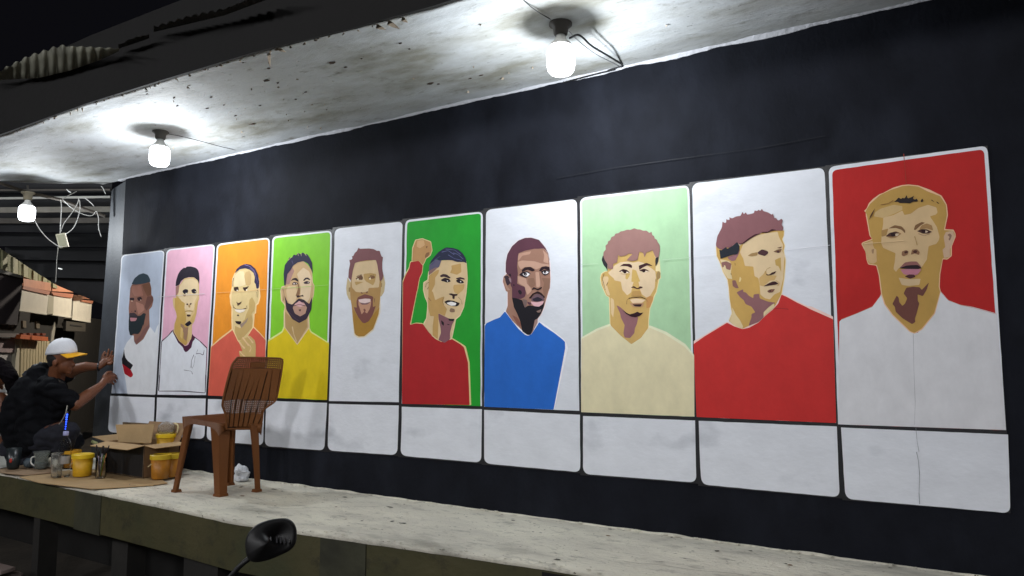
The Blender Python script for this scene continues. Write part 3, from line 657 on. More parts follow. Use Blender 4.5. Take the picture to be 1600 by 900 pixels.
a.part('painted_features', [('#1a1218', 'I 690 500 738 540 732 595 700 560'), ('#1a1218', 'I 800 480 908 482 880 518 820 512'), ('#2a1a20', 'I 780 560 835 572 800 582'),
    ('#38242a', 'H 670 660 720 630 780 638 845 690 820 702 740 672 690 682'), ('#38242a', 'H 920 700 990 678 1060 700 1062 722 990 708 940 718'), ('#221620', 'H 688 722 750 688 820 708 845 750 780 765 740 748 700 742'), ('#221620', 'H 922 730 980 708 1035 740 1052 772 990 780 940 762'), ('#f4f0ec', 'H 778 733 802 733 796 758'), ('#f4f0ec', 'H 984 738 1008 745 1000 768'),
    ('#30181a', 'I 808 90 850 82 890 95 955 92 940 122 905 122 902 172 868 168 870 122 830 108'), ('#1c1012', 'I 738 215 800 188 880 198 985 235 965 272 930 288 860 282 790 262'), ('#eeeae8', 'I 775 232 850 213 932 235 920 272 850 278 800 255'), ('#8a6e58', 'I 820 360 840 312 902 328 908 375 850 382'), ('#9c7848', 'I 740 145 708 200 735 265', .9), ('#8c6a42', 'I 960 140 1012 200 1020 260', .7), ('#7c5440', 'H 450 840 462 780 505 760', .8), ('#5c3a2c', 'H 480 870 495 830', 1), ('#7c5440', 'I 490 150 540 205', .9)])
a.part('painted_hair', [('#5f5a72', 'H 500 630 506 490 600 410 700 410 662 520 620 545 560 590 502 650'), ('#8a6a66', 'H 505 640 508 580 600 530 640 525 600 570 540 620'), ('#262a44', 'H 512 480 535 425 600 345 655 285 720 240 770 215 870 222 960 248 1030 308 1075 380 1092 470 1052 442 940 442 860 415 722 410 680 425 620 400 560 440'),
    ('#5c6088', 'H 700 290 800 265 900 330', 1.2), ('#5c6088', 'H 760 240 900 255 1000 330', 1.0), ('#5c6088', 'H 800 330 900 390 1020 420', 1.0), ('#5c6088', 'H 880 300 960 330 1040 400', 1.2), ('#474c70', 'H 580 420 680 350', 1.2), ('#474c70', 'H 540 490 600 430', 1.2)])
# ---- 7
a = Art(cards[6])
a.part('painted_shirt', [('#eceef4', 'Y 18 515 52 505 88 492 Z 788 484 K 290 455 330 440 810 620 870 640 950 690 1050 775 1200 890 Y 338 590 343 610 290 850 Z 757 635'), ('#2467c4', 'K 290 465 210 560 130 590 0 650 Z 757.5 509 756.6 635.5 865 640 Y 318 690 333 610 332 585 K 1185 900 1050 795 900 695 825 632 790 690 700 825 650 848 600 828 500 738 400 610 340 530')])
a.part('painted_face', [('#ecdce0', 'J 292 600 297 450 322 315 393 192 495 100 600 60 700 55 825 92 928 215 972 300 1000 450 1012 700 995 880 K 990 120 915 400 862 520 812 580 812 640 760 700 310 480 320 380 322 160 295 130 J 290 900 245 750 258 665 300 640'),
    ('#a07866', 'J 310 640 500 300 600 265 750 235 905 235 960 310 985 450 1000 700 980 900 K 980 120 900 400 850 520 800 580 800 640 710 810 650 838 540 745 400 605 302 465 332 380 332 160 J 305 900 257 750 268 670'),
    ('#c49c88', 'J 490 440 560 420 640 425 750 432 870 470 980 480 985 520 870 520 780 560 700 520 600 520 540 560 500 500'), ('#c09682', 'J 510 310 700 275 680 320 560 345 500 425 485 390'), ('#c49c88', 'J 765 600 822 600 842 800 830 835 780 835'), ('#c49c88', 'J 880 255 960 330 972 470 890 440 905 340'), ('#c49c88', 'J 487 660 620 700 632 780 710 870 K 700 150 640 210 600 100 J 600 830 500 770'),
    ('#8e6a58', 'J 650 700 742 690 770 800 720 845 660 810'), ('#8e6a58', 'J 860 690 1000 700 990 860 K 970 120 910 260 880 130 900 20'), ('#8c5a4c', 'K 400 520 480 560 535 640 540 710 480 665'), ('#a4857c', 'K 760 600 800 580 800 640 720 770 745 680'), ('#7a6460', 'K 560 270 640 290 625 380 605 420'),
    ('#5d3745', 'J 300 600 303 450 330 318 400 198 500 108 600 68 700 63 822 98 922 220 962 300 903 233 750 236 600 268 500 308 480 500 492 620 478 780 560 820 K 600 80 618 180 600 240 540 270 500 270 480 260 400 270 400 100 380 60 370 0 J 385 700 330 640'),
    ('#33242f', 'J 304 600 306 450 332 322 400 202 500 112 600 72 700 67 820 102 918 222 968 320 985 420', .7),
    ('#16131b', 'K 400 250 480 262 560 290 600 410 640 380 680 370 750 385 820 390 880 355 908 300 895 400 852 500 800 575 755 600 725 750 690 832 640 832 560 775 530 625 480 500 430 400'), ('#8a7068', 'K 780 462 862 430 842 482 800 484'), ('#5d3745', 'K 636 312 700 330 692 372 650 352'), ('#221820', 'K 490 140 530 128 556 165 545 205 510 195'), ('#221820', 'J 420 790 440 795 438 820 420 815'), ('#221820', 'J 345 635 380 625 385 665 365 670'),
    ('#3a2a34', 'J 268 672 330 652 372 700 372 780 330 815 302 770 292 700'), ('#b48c78', 'J 285 720 302 760 330 830 375 880 330 890 285 810'), ('#9c8088', 'J 345 690 385 700 390 770 365 750')])
a.part('painted_features', [('#2b1820', 'J 550 572 600 528 690 518 765 572 720 592 640 562 560 602'), ('#2b1820', 'J 820 580 860 520 930 508 985 520 998 590 900 550 850 592'), ('#221420', 'J 508 645 560 600 640 588 692 622 662 662 620 692 567 672'), ('#f2ecee', 'J 562 632 620 602 682 630 642 672 590 662'), ('#1a1018', 'J 590 610 628 608 634 650 600 658 578 635'), ('#f2ecee', 'J 605 632 618 632 615 645'),
    ('#221420', 'J 850 592 910 565 992 590 962 640 910 658 868 622'), ('#f2ecee', 'J 880 602 920 580 978 600 942 632 890 628'), ('#1a1018', 'J 895 580 932 580 938 622 902 622'), ('#f2ecee', 'J 918 605 930 603 928 615'),
    ('#2a161a', 'K 702 132 730 88 760 92 800 112 870 78 860 112 800 138 750 112'), ('#2a161a', 'K 662 255 720 188 800 148 860 178 915 240 905 262 840 202 790 185 740 200 690 268'), ('#6c545e', 'K 700 262 750 208 800 190 880 228 912 290 880 302 800 312 700 302'), ('#282230', 'K 715 272 800 238 885 278 840 308 740 308'), ('#e4b4ba', 'K 690 310 790 322 898 303 880 352 820 392 750 384 712 352'), ('#8c6a5c', 'J 830 620 868 780', .7)])
# ---- 8
a = Art(cards[7]); backdrop(a, 7, '#a9cea4', 3.2)
a.part('painted_shirt', [('#e4e4c4', 'W 20 585 78 552 127 534 165 570 205 600 242 575 272 540 335 565 405 610 437 650 Z 1085 651 908 644'), ('#dfd5b0', 'W 20 592 80 560 128 542 165 580 205 612 240 590 270 548 332 575 402 620 436 658 Z 1085 651 908 644')])
a.part('painted_face', [('#e8d6a4', 'L 375 600 1200 480 1220 740 1228 850 M 1205 60 1160 270 1125 340 1110 400 1060 520 1042 700 1038 830 W 240 578 205 604 165 572 124 534 M 425 740 412 345 370 325 290 150 272 30 L 275 850 290 775 345 740 395 735'),
    ('#c9a562', 'L 395 740 400 620 550 480 760 450 1100 400 1140 530 1145 740 1208 735 1215 850 M 1190 60 1150 260 1112 330 1100 400 1050 510 1030 700 1025 830 960 920 W 240 588 205 611 165 579 128 541 M 437 740 425 342 380 320 302 150 285 30 L 285 850 302 780 350 748'),
    ('#dcc3a0', 'L 400 760 450 720 500 650 590 600 700 585 800 605 870 585 950 605 1090 700 1140 740 1150 850 M 1140 60 1130 200 1060 320 1000 350 930 300 900 220 880 120 860 30 800 100 780 170 760 270 700 315 625 230 600 100 500 80 L 490 850 430 800'), ('#cba860', 'L 780 705 840 725 880 840 M 905 100 765 105 770 30'), ('#cba860', 'L 680 770 750 770 730 820 700 870 670 850'),
    ('#dcc094', 'M 330 20 400 20 410 60 380 150 430 300 425 322 390 310 340 200 310 100'), ('#a08454', 'L 1155 790 1180 735 1222 760 M 1215 40 1165 80'), ('#dcc094', 'M 440 350 490 380 500 500 482 660 448 600'), ('#c48f54', 'M 1000 360 1060 320 1110 340 1060 500 1000 520'),
    ('#94666a', 'M 530 468 580 490 640 540 740 640 872 655 852 760 820 830 812 905 W 200 588 180 586 M 640 910 660 780 600 660 590 600')])
a.part('painted_features', [('#3c1c20', 'L 578 668 640 622 740 622 778 650 772 690 700 660 620 655'), ('#3c1c20', 'L 880 650 940 630 1000 605 1060 630 1100 658 1010 648 940 682 888 718'), ('#4a2c28', 'L 565 745 630 702 700 718 745 765 690 748'), ('#2a1216', 'L 618 718 682 716 688 766 650 774'), ('#f2e6d6', 'L 690 740 720 760 692 772'), ('#f2e6d6', 'L 600 740 618 732 625 758'), ('#4a2c28', 'L 885 722 960 698 1000 708 1055 742 990 728 920 742'), ('#2a1216', 'L 925 710 978 708 984 750 942 758'), ('#f2e6d6', 'L 985 730 1020 742 985 755'), ('#b08c60', 'L 600 775 650 790 720 775', .7),
    ('#4a2c24', 'M 755 195 800 168 830 185 862 205 900 172 948 185 930 202 860 218 800 195'), ('#8c6a44', 'M 690 455 695 390 740 350', .9), ('#4a2c20', 'M 720 365 790 345 860 350 920 342 1000 375', 1.4), ('#8c6a44', 'M 980 360 1020 412', .9), ('#b88c6c', 'M 735 438 965 435 935 498 790 498'), ('#e4c8a4', 'M 740 380 850 362 990 385 930 432 780 435'), ('#2a0e14', 'M 778 455 932 452 912 492 820 487'),
    ('#b89054', 'M 780 250 900 240 930 330 760 330'), ('#2a0c18', 'M 620 540 700 592 740 612 820 590 860 568 900 592 955 582 905 632 830 658 760 648 680 602'), ('#6a4c34', 'L 340 775 312 860 M 330 120 360 235', .9), ('#7c5c34', 'M 400 110 370 165', 1.2), ('#5c4430', 'M 1150 60 1150 110', .8)])
a.part('painted_hair', [('#2a2a2e', 'L 322 485 300 560 330 640 380 700 392 745 392 620 340 540'), ('#2a2a2e', 'L 1145 520 1195 500 1182 590 1145 665 1138 580'),
    ('#96706a', 'L 330 440 365 400 360 335 395 310 400 270 435 255 450 205 500 185 515 150 560 145 600 115 640 110 700 88 750 92 810 65 860 85 900 84 950 105 1000 102 1050 142 1080 118 1090 172 1120 190 1130 230 1162 245 1180 290 1205 320 1212 400 1198 500 1150 535 1120 470 1095 408 1050 430 1000 440 970 525 950 450 890 430 860 560 790 580 690 568 740 510 785 470 722 460 680 490 592 510 560 480 540 600 480 620 480 700 400 700 390 625 350 565 325 500')])
# ---- 9
a = Art(cards[8])
a.part('painted_shirt', [('#f2cfc6', 'e 8 606 Z 1090 530 P -10 845 360 625 420 650 600 730 900 560 1195 195 1215 190 1300 228 1450 305 1620 385 e 402 490 475 524 Z 1306.5 661 1088.5 651.5'), ('#c42e2c', 'e 8 616 P 0 860 360 642 400 662 480 702 600 742 700 722 850 642 950 542 1080 432 1160 342 1210 202 1300 242 1450 325 1600 398 e 400 500 475 533 Z 1306.5 661 1088.5 651.5'), ('#6c1c20', 'P 1080 428 1200 418 1320 432', .8)])
a.part('painted_face', [('#ecdcb8', 'N 180 645 190 800 228 880 O 238 100 290 255 358 375 378 500 P 388 250 430 490 378 615 600 735 850 620 1190 230 O 1222 595 1262 350 1284 100 N 1284 850 1252 720 1272 640 1232 540 1256 480 1256 395 900 430'),
    ('#c7a058', 'N 190 650 200 800 240 880 O 250 100 302 250 370 370 390 500 P 400 250 440 500 390 620 480 690 600 738 700 692 850 622 950 532 1100 402 1192 230 O 1210 590 1250 350 1270 100 N 1270 850 1240 720 1260 640 1220 540 1245 480 1250 400 1100 400 900 440 700 540 560 640 500 640'),
    ('#dac098', 'N 620 600 750 520 850 470 1000 440 1150 420 1170 500 1200 560 1240 630 1225 720 1262 800 O 1250 100 1240 350 1200 500 1190 560 1100 600 1030 680 950 660 880 600 870 450 850 345 790 315 770 165 640 155 610 30 N 600 820 560 740'),
    ('#c9a56a', 'O 860 345 930 280 960 225 1000 300 1140 305 1100 380 1030 385 930 475 872 460'), ('#bf9c56', 'O 1108 60 1200 20 1205 250 1165 160 1120 145'), ('#dcc69a', 'O 250 50 400 80 432 140 420 260 442 362 370 350 300 240'), ('#8c605a', 'O 268 100 350 82 430 120 412 222 350 205 330 150 288 185'), ('#dcc69a', 'O 310 140 335 150 345 230 320 220'),
    ('#8c6062', 'O 508 570 560 540 612 520 612 560 655 570 700 620 770 660 775 600 862 590 872 662 1000 712 1115 728 1060 800 P 930 480 930 560 850 632 698 692 712 640 742 560 742 505 802 480 740 390 650 352 620 290 560 240'), ('#8c605a', 'O 440 380 492 378 545 505 492 502 448 470'), ('#dcc69a', 'P 440 400 500 520 560 600 612 700 600 735 480 690 398 620 442 500'), ('#e2cb92', 'O 560 320 585 350 570 400 545 405', 0), ('#dcc69a', 'P 930 480 1000 410 1090 340 1105 395 950 530 932 545'),
    ('#94666a', 'N 365 820 500 770 562 690 545 760 490 870 O 430 80 385 50')])
a.part('painted_features', [('#a08052', 'N 682 795 740 758 842 738 832 792 740 808'), ('#4a2c30', 'N 838 742 900 698 1002 728 1002 762 950 802 850 772'), ('#7c5a40', 'N 1082 732 1150 698 1218 688 1192 745 1160 755'), ('#4a2c30', 'N 1130 725 1170 715 1180 745 1150 750'), ('#6c4a3a', 'N 1138 672 1222 652 1192 685'), ('#5a3c34', 'N 900 700 980 712', .7),
    ('#3a1e18', 'O 960 268 985 288 1020 290 1060 258 1135 235 1100 280 1040 300 980 304'), ('#a88450', 'O 955 270 980 205 1040 175', .8), ('#38181a', 'O 928 475 1000 430 1070 398 1112 396 1168 432 1110 450 1020 462'), ('#7a5244', 'O 985 545 1040 518 1112 516 1070 570 1010 575'), ('#3c201c', 'O 1010 540 1050 535 1040 560'), ('#c9a56a', 'O 1120 380 1180 420 1150 470', 1.2), ('#5a4424', 'O 484 110 488 150', .9), ('#5a4424', 'O 418 270 430 298', .9)])
a.part('painted_hair', [('#885a5e', 'N 192 655 185 620 208 490 250 410 280 350 288 262 320 282 345 280 350 220 370 238 405 230 390 195 440 212 500 182 570 172 602 108 622 150 655 115 670 152 720 145 782 128 788 88 830 98 852 75 880 95 905 60 922 95 1000 118 1060 155 1078 135 1095 205 1130 208 1150 242 1180 240 1205 215 1232 240 1212 310 1238 350 1232 402 1100 402 900 435 850 462 750 515 600 602 540 612 520 585 400 672 350 662 300 702 240 692'),
    ('#3a1018', 'N 540 610 600 600 700 518 800 458 892 452 800 482 700 548 622 604 560 622'), ('#3a1018', 'N 880 428 1000 420 1060 378 1132 394 1060 412 990 438 910 438'), ('#1c222c', 'N 238 700 272 712 348 655 360 690 450 640 518 578 552 640 552 700 522 772 440 782 350 812 258 845')])
# ---- 10
a = Art(cards[9]); backdrop(a, 9, '#b21c1a', 5.5, 9)
a.part('painted_shirt', [('#d8d8dc', 't 42 553 S -250 690 0 592 230 492 350 332 372 270 550 600 840 900 940 900 1200 560 1290 240 1420 392 1600 460 t 450 508 523 528 Z 1572 672 1309.5 663'),
    ('#c8907c', 'S -250 690 0 592 230 492 350 332 372 282', .9), ('#c8907c', 'S 1290 240 1340 310 1420 392 1600 462 t 450 510 523 530', .9), ('#8c8e94', 't 268 590 270 700 274 800 272 868', .6)])
a.part('painted_face', [('#e2b894', 'Q 185 880 128 560 128 520 100 495 140 460 175 375 250 300 340 235 400 215 490 165 560 130 690 92 790 82 950 98 1090 150 1130 165 1200 200 1310 255 1345 310 1395 400 1412 560 1365 780 1500 788 1530 850 R 1532 200 1472 350 1472 500 1400 557 1332 550 1292 780 S 1282 180 1300 260 1210 600 1010 850 890 915 810 885 540 625 415 455 368 305 330 0 R 290 650 165 632 140 560 125 440 58 310 80 285 225 232'),
    ('#b8924c', 'Q 200 880 145 560 120 505 195 385 270 320 350 248 500 175 700 108 800 98 950 115 1095 190 1290 265 1380 400 1395 560 1350 795 1490 805 1518 850 R 1518 200 1455 350 1455 495 1400 540 1328 535 1278 780 S 1268 180 1288 260 1196 590 998 836 888 900 822 874 552 614 432 448 384 300 345 0 R 302 640 175 618 150 560 138 440 75 312 90 295 235 245'),
    ('#cdaf84', 'Q 400 600 560 560 700 490 730 560 830 540 950 450 1100 400 1230 440 1250 520 1220 555 1130 580 1170 640 1240 750 1280 900 R 1270 250 1230 310 1110 345 1080 560 990 690 850 640 640 690 600 750 560 700 580 600 592 455 400 372 370 300 378 120 Q 385 790 400 700'), ('#c4a674', 'Q 255 580 270 520 360 460 560 400 700 420 700 480 560 545 400 605'), ('#b8924c', 'Q 730 410 880 400 900 470 850 530 760 520'),
    ('#cbb08a', 'S 640 38 780 60 985 55 965 150 800 168 690 150'), ('#c8a67a', 'R 85 305 235 260 240 330 260 380 292 400 300 590 250 622 180 605 150 545'), ('#c8a88c', 'R 1378 125 1490 108 1518 200 1442 400 1445 515 1350 532 1328 400 1370 360 1345 200'), ('#9c7c5c', 'R 215 400 258 388 250 462 226 460'), ('#8c6c5c', 'R 1400 170 1440 145 1475 180 1442 262 1418 240 1440 200'),
    ('#a4804c', 'R 370 100 480 70 450 180 375 200'), ('#6b4038', 'S 610 318 642 350 652 420 700 480 742 440 775 360 718 285 762 195 870 178 970 188 1002 230 1115 112 1082 222 1020 328 938 300 940 400 965 440 922 600 895 680 902 732 850 765 700 672 595 572 580 490 542 450')])
a.part('painted_features', [('#7a5838', 'Q 480 770 580 718 690 738 745 800 742 848 690 792 600 762'), ('#7a5838', 'Q 878 790 900 718 1000 668 1055 680 985 722 905 795'), ('#a07c50', 'Q 1000 720 1080 690 1160 720 1180 800 1080 770 960 790'), ('#a07c54', 'R 440 195 500 140 600 110 690 150 600 215 520 225'),
    ('#4a2c24', 'R 438 192 500 138 590 120 660 140 590 150 600 190 550 200'), ('#c8b49a', 'R 590 150 650 150 620 190 590 185'), ('#2a1214', 'R 510 140 575 128 585 190 532 195'), ('#4a2c24', 'R 925 112 990 82 1080 82 1165 122 1100 150 1020 150'), ('#cfbca2', 'R 1055 100 1105 115 1075 138 1050 130'), ('#2a1214', 'R 990 88 1055 82 1062 132 1010 142'), ('#8c6850', 'R 950 150 1040 185 1130 150', .9),
    ('#8a6448', 'R 688 490 690 430 760 405 800 430 780 480 720 505'), ('#4a2820', 'R 725 430 780 420 785 450 740 465'), ('#8a6448', 'R 832 480 850 400 930 392 972 440 955 485 900 460'), ('#4a2820', 'R 860 430 900 405 935 420 920 455 880 455'), ('#a88450', 'R 890 190 910 250 932 335', 1.4),
    ('#8c5c58', 'R 650 690 740 600 830 585 925 585 1000 672 840 645'), ('#221018', 'R 645 692 760 650 840 642 940 640 1005 688 930 708 780 702'), ('#b87888', 'R 668 712 780 702 998 705 935 792 820 802 720 785'), ('#4a2428', 'R 735 820 800 788 885 790 905 825 820 855'),
    ('#241a1a', 'Q 568 355 600 330 640 285 680 310 700 290 735 300 765 245 782 300 820 290 885 258 862 300 895 320 925 300 945 348 860 352 820 378 740 372 650 372 630 352'), ('#34221a', 'Q 980 342 1010 298 1032 340 1000 362'), ('#34221a', 'Q 1150 322 1195 352', 1.2), ('#34221a', 'Q 1225 342 1282 380 1250 380'), ('#5a3c24', 'Q 272 450 242 540 180 640 200 560'), ('#8c6838', 'Q 360 400 480 380 560 330', 1.4)])
# horizontal board seam and crack showing through the paint
a = Art(wall); a.k = 90
M_seam = None
a.part('board_seam', [('#c9c6c8', 'Z 246 464 280 461.5 320 459', .8), ('#dcae74', 'Z 338 457.5 380 455 418 452', .7), ('#a0cc68', 'Z 421 452 470 448.5 515 445', .8), ('#c2dabe', 'Z 908 413.5 935 412', .9), ('#c2dabe', 'Z 1035 406 1060 404 1079 402.5', .9), ('#eceaf0', 'Z 1228 391 1240 389 1262 386.5 1297 383', .9), ('#eceaf0', 'Z 1084 401 1105 399.5 1118 398', .8), ('#dcc094', 'Z 1349 381 1375 379 1412 376', 1.0)])
a.part('hairline_crack', [('#7e8086', 'Z 1431 668 1433 690 1436 706', .7), ('#6e7076', 'Z 1432 706 1435 720 1437 742 1436 770 1437 788', .9), ('#9a3a28', 'Z 1412 240 1414 262 1416 288', 1.2), ('#101217', 'Z 870 278 960 262 1060 248 1180 232 1290 212', .8)])
for o_ in MURAL_PARTS:
    o_.parent = wall
# world-space vertices under parents that sit away from the origin
for o_ in MURAL_PARTS: o_.matrix_parent_inverse = Matrix.Translation(-wall.location)
for o_ in wall.children:
    if o_.name.startswith(('board_seam', 'hairline')): o_.matrix_parent_inverse = Matrix.Translation(-wall.location)
# ---------------------------------------------------------------- bulbs and wiring
M_glow = bpy.data.materials.new('lit_bulb'); M_glow.use_nodes = True; t = M_glow.node_tree; t.nodes.remove(t.nodes['Principled BSDF'])
em = t.nodes.new('ShaderNodeEmission'); em.inputs['Color'].default_value = (.90, .955, 1, 1); em.inputs['Strength'].default_value = BULB_L
t.links.new(em.outputs['Emission'], t.nodes['Material Output'].inputs['Surface'])
M_collar = mat('white_lamp_plastic', '#d4d4d0', .4)
M_socket = mat('grey_socket', '#5f5b57', .6, .2, 30, .2, 10)
M_black = mat('black_cable', '#141416', .5); M_white = mat('white_cable', '#d8d8d4', .5)
def bulb(label, c, top, sock=M_socket, k=1.0):
    """c: centre of the glowing body; top: z where the holder meets the ceiling"""
    c = Vector(c); T = thing('hanging_bulb', label, 'light bulb', (c.x, c.y, top), 'white LED bulbs along the mural')
    r = .060 * k; bm = NB()
    lathe(bm, c, [(.03 * k, -.066 * k), (.046 * k, -.061 * k), (.056 * k, -.048 * k), (r, -.028 * k), (r, .028 * k), (.057 * k, .044 * k), (.05 * k, .056 * k)], 24)
    link('glowing_body', bm, M_glow, T, True)
    bm = NB(); lathe(bm, c, [(.052 * k, .057 * k), (.046 * k, .068 * k), (.030 * k, .082 * k), (.021 * k, .098 * k), (.019 * k, .112 * k)], 20); link('collar', bm, M_collar, T, True)
    ld = bpy.data.lights.new('bulb_beam', 'POINT'); ld.energy = BULB_W; ld.color = (.90, .955, 1); ld.shadow_soft_size = .03
    lo_ = bpy.data.objects.new('bulb_beam', ld); C.objects.link(lo_); lo_.location = (0, 0, c.z - .105 - top); lo_.parent = T
    bm = NB(); h = top - c.z; lathe(bm, c, [(.026 * k, .108 * k), (.031 * k, .114 * k), (.033 * k, h - .02), (.05, h - .008), (.05, h + .004)], 18); link('socket', bm, sock, T, True)
    return T
b1 = bulb('lit bulb nearest the camera hanging over the eighth portrait from the left', (4.262, -.58, 1.838), ZC)
b2 = bulb('middle lit bulb hanging over the third portrait from the left', (1.375, -.585, 1.838), ZC)
c3 = at(42, 333, 5.95)
b3 = bulb('farthest lit bulb by the tangle of white wires left of the wall', c3, c3.z + .17, mat('beige_socket', '#8d8470', .6), 1.0)
def cable(label, pts, r, mt, n=8, name='cable', cat='cable', group=None):
    bm = NB(); tube(bm, curve(pts, n), r, 6); o = link(name, bm, mt, None, True); return tag(o, label, cat, group)
z = ZC - .012
cable('black cable running from the nearest bulb to the top of the wall', [on_z(890, 42, z) - Vector((0, 0, .05)), on_z(905, 55, z - .06), on_z(925, 72, z - .05), on_z(950, 87, z - .03), on_wall(973, 101, -.02)], .0045, M_black)
cable('thin grey wire sagging beside the black cable of the nearest bulb', [on_z(888, 48, z - .05), on_z(905, 65, z - .06), on_z(930, 84, z - .05), on_z(955, 97, z - .03), on_wall(971, 105, -.02)], .002, mat('grey_wire', '#8c8c90', .5))
cable('thin wire stapled across the ceiling behind the nearest bulb', [on_z(860, 30, z), on_z(840, 18, z), on_z(822, 4, z + .008), on_z(806, -12, z)], .0022, M_black)
cable('thin dark wire crossing the ceiling from the middle bulb to the wall', [on_z(258, 208, z), on_z(300, 217, z + .004), on_z(345, 229, z + .004), on_wall(376, 236, -.012)], .002, M_black)
pts = [on_wall(973, 103, -.022)] + [Vector((4.23 - i * .28, -.022 - .004 * (i % 2), ZC - .012 - .006 * ((i * 7) % 3))) for i in range(0, 1)] + [on_wall(x, y, -.022) for x, y in ((960, 109), (930, 116), (880, 129))]
cable('short black cable lying along the joint above the eighth portrait', pts, .004, M_black)
# white wire tangle and junction box left of the wall
W = 'white wires tangled left of the wall'
def wp(s, d=5.8): return [at(x, y, d) for x, y in s]
cable('white wire looping from the farthest bulb down to the junction box', wp([(53, 342), (62, 358), (75, 373), (90, 384), (97, 386)]), .0032, M_white, group=W)
cable('white wire rising straight from the junction box to the roof batten', wp([(94, 365), (95, 345), (96, 325), (95, 312)]), .0035, M_white)
cable('white wire bowing from the junction box up to the right', wp([(95, 362), (100, 349), (112, 333), (121, 318), (123, 309)]), .003, M_white)
cable('white wire leaving the right side of the junction box in a wide bow', wp([(103, 366), (114, 357), (121, 343), (125, 325), (124, 312)]), .003, M_white)
cable('white wire sagging between the battens towards the wall end', wp([(98, 312), (112, 325), (128, 334), (143, 337), (150, 330)]), .0028, M_white)
cable('white wire arching over the long batten by the wall', wp([(124, 309), (133, 310), (141, 316), (147, 322)]), .0026, M_white)
cable('white wire hanging down beside the edge of the wall end', wp([(151, 330), (154, 342), (154, 356), (158, 370)], 5.76), .003, M_white)
cable('short white wire clipped at the top corner of the wall end', wp([(158, 291), (161, 294), (163, 299), (165, 303)], 5.7), .003, M_white)
cable('slanting white stub of wire near the ceiling edge', wp([(104, 296), (108, 299), (111, 301)]), .0035, M_white)
cable('white wire slanting up to the right beside the long batten', wp([(98, 311), (108, 305), (120, 299)]), .003, mat('greyish_wire', '#a4a29c', .5))
cable('thin grey cord hanging from the junction box to the awnings', wp([(91, 387), (89, 405), (88, 425), (87, 441)], 5.86), .0028, MATS['greyish_wire'])
jb = thing('junction_box', 'cream plastic junction box hanging by white wires', 'junction box', at(97, 375, 5.85))
p = at(97.5, 376, 5.85); ax = (RGT * .27 - UPV).normalized(); sx = RGT * .93 + FWD * .35; sx = (sx - ax * sx.dot(ax)).normalized(); nn = ax.cross(sx)
def obox(bm, p, a, b_, c_):
    lo = [p - a - b_ - c_, p + a - b_ - c_, p + a + b_ - c_, p - a + b_ - c_]; hexa(bm, lo, [q + c_ * 2 for q in lo])
bm = NB(); obox(bm, p, sx * .033, nn * .02, ax * .056); bmesh.ops.bevel(bm, geom=bm.edges[:], offset=.004, segments=2); link('box_body', bm, mat('cream_plastic', '#cfcbb4', .5), jb)
bm = NB(); obox(bm, p - nn * .022 * (1 if nn.dot(FWD) > 0 else -1), sx * .024, nn * .003, ax * .046); link('box_lid', bm, mat('aged_plastic', '#a7a68c', .5), jb)

# ---------------------------------------------------------------- lean-to roof behind the wires
lt = thing('lean_to_roof', 'dark corrugated lean-to roof with pale battens seen from below beyond the wall', 'roof', at(60, 300, 7.4))
M_under = mat('dark_roof_underside', '#26272a', .8, .3, 8, .35, 2.5)  # dark grey with random mottling
def dq(bm, pts, dep, th): 
    prism(bm, [at(x, y, d) for (x, y), d in zip(pts, dep)], FWD * th)
M_bat = mat('pale_batten', '#8f8a80', .7, .3, 12, .3, 4); M_bat2 = mat('dull_batten', '#5d5852', .7, .3, 12, .3, 4)
for i, (y0, y1, y2, y3) in enumerate(((277, 277, 301, 303), (303, 305, 324, 324), (326, 327, 345, 345), (347, 347, 362, 364), (364, 365, 384, 386), (386, 387, 404, 408), (406, 408, 430, 436), (432, 436, 484, 486))):
    xl = -40; xr = 175
    def cut(x): return 366 + (x + 0) * .70 if x > 0 else 366
    d = 7.5 + i * .16; pts = [(xl, y0), (xr, y1), (xr, y3), (xl, y2)]
    # clip by the slanting lower eave
    n_ = 18; up, dn = [], []
    for k in range(n_ + 1):
        x = xl + (xr - xl) * k / n_; a_ = y0 + (y1 - y0) * k / n_; c_ = min(y2 + (y3 - y2) * k / n_, 388 + max(x, -40) * .665, 444 + max(x - 85, 0) * .42 if x > 85 else 999)
        if c_ > a_ + .4: up.append((x, a_)); dn.append((x, c_))
    if len(up) < 2: continue
    bm = NB(); prism(bm, [at(x, y, d) for x, y in up + dn[::-1]], FWD * .02); link('roof_sheet', bm, M_under, lt)
def batten(x0, y0, x1, y1, h, d, mt, th=.04):
    bm = NB(); prism(bm, [at(x0, y0, d), at(x1, y1, d), at(x1, y1 + h, d), at(x0, y0 + h, d)], FWD * th); link('batten', bm, mt, lt)
batten(-20, 308.5, 172, 306, 3.2, 7.3, mat('bright_batten', '#c9c7c0', .6), .03)
batten(-20, 324, 172, 322.5, 8.5, 7.25, M_bat); batten(-20, 341, 172, 340, 8, 7.4, M_bat2); batten(-20, 296, 172, 295, 2.5, 7.4, M_bat2)
bm = NB(); tube(bm, wp([(-8, 283), (40, 300), (95, 312), (130, 326), (165, 338)], 6.0), .013, 8); link('slanting_pole', bm, mat('dark_pole', '#3c342a', .8, .3, 20, .3, 8), lt)
bm = NB(); tube(bm, [at(43, 290, 5.98), c3 + Vector((0, 0, .16))], .008, 8); link('bulb_hook', bm, M_bat2, lt)
bm = NB(); prism(bm, wp([(91, 418.5), (97, 420), (96.5, 421.3), (91, 420)], 6.5), FWD * .01); link('tie', bm, M_white, lt)

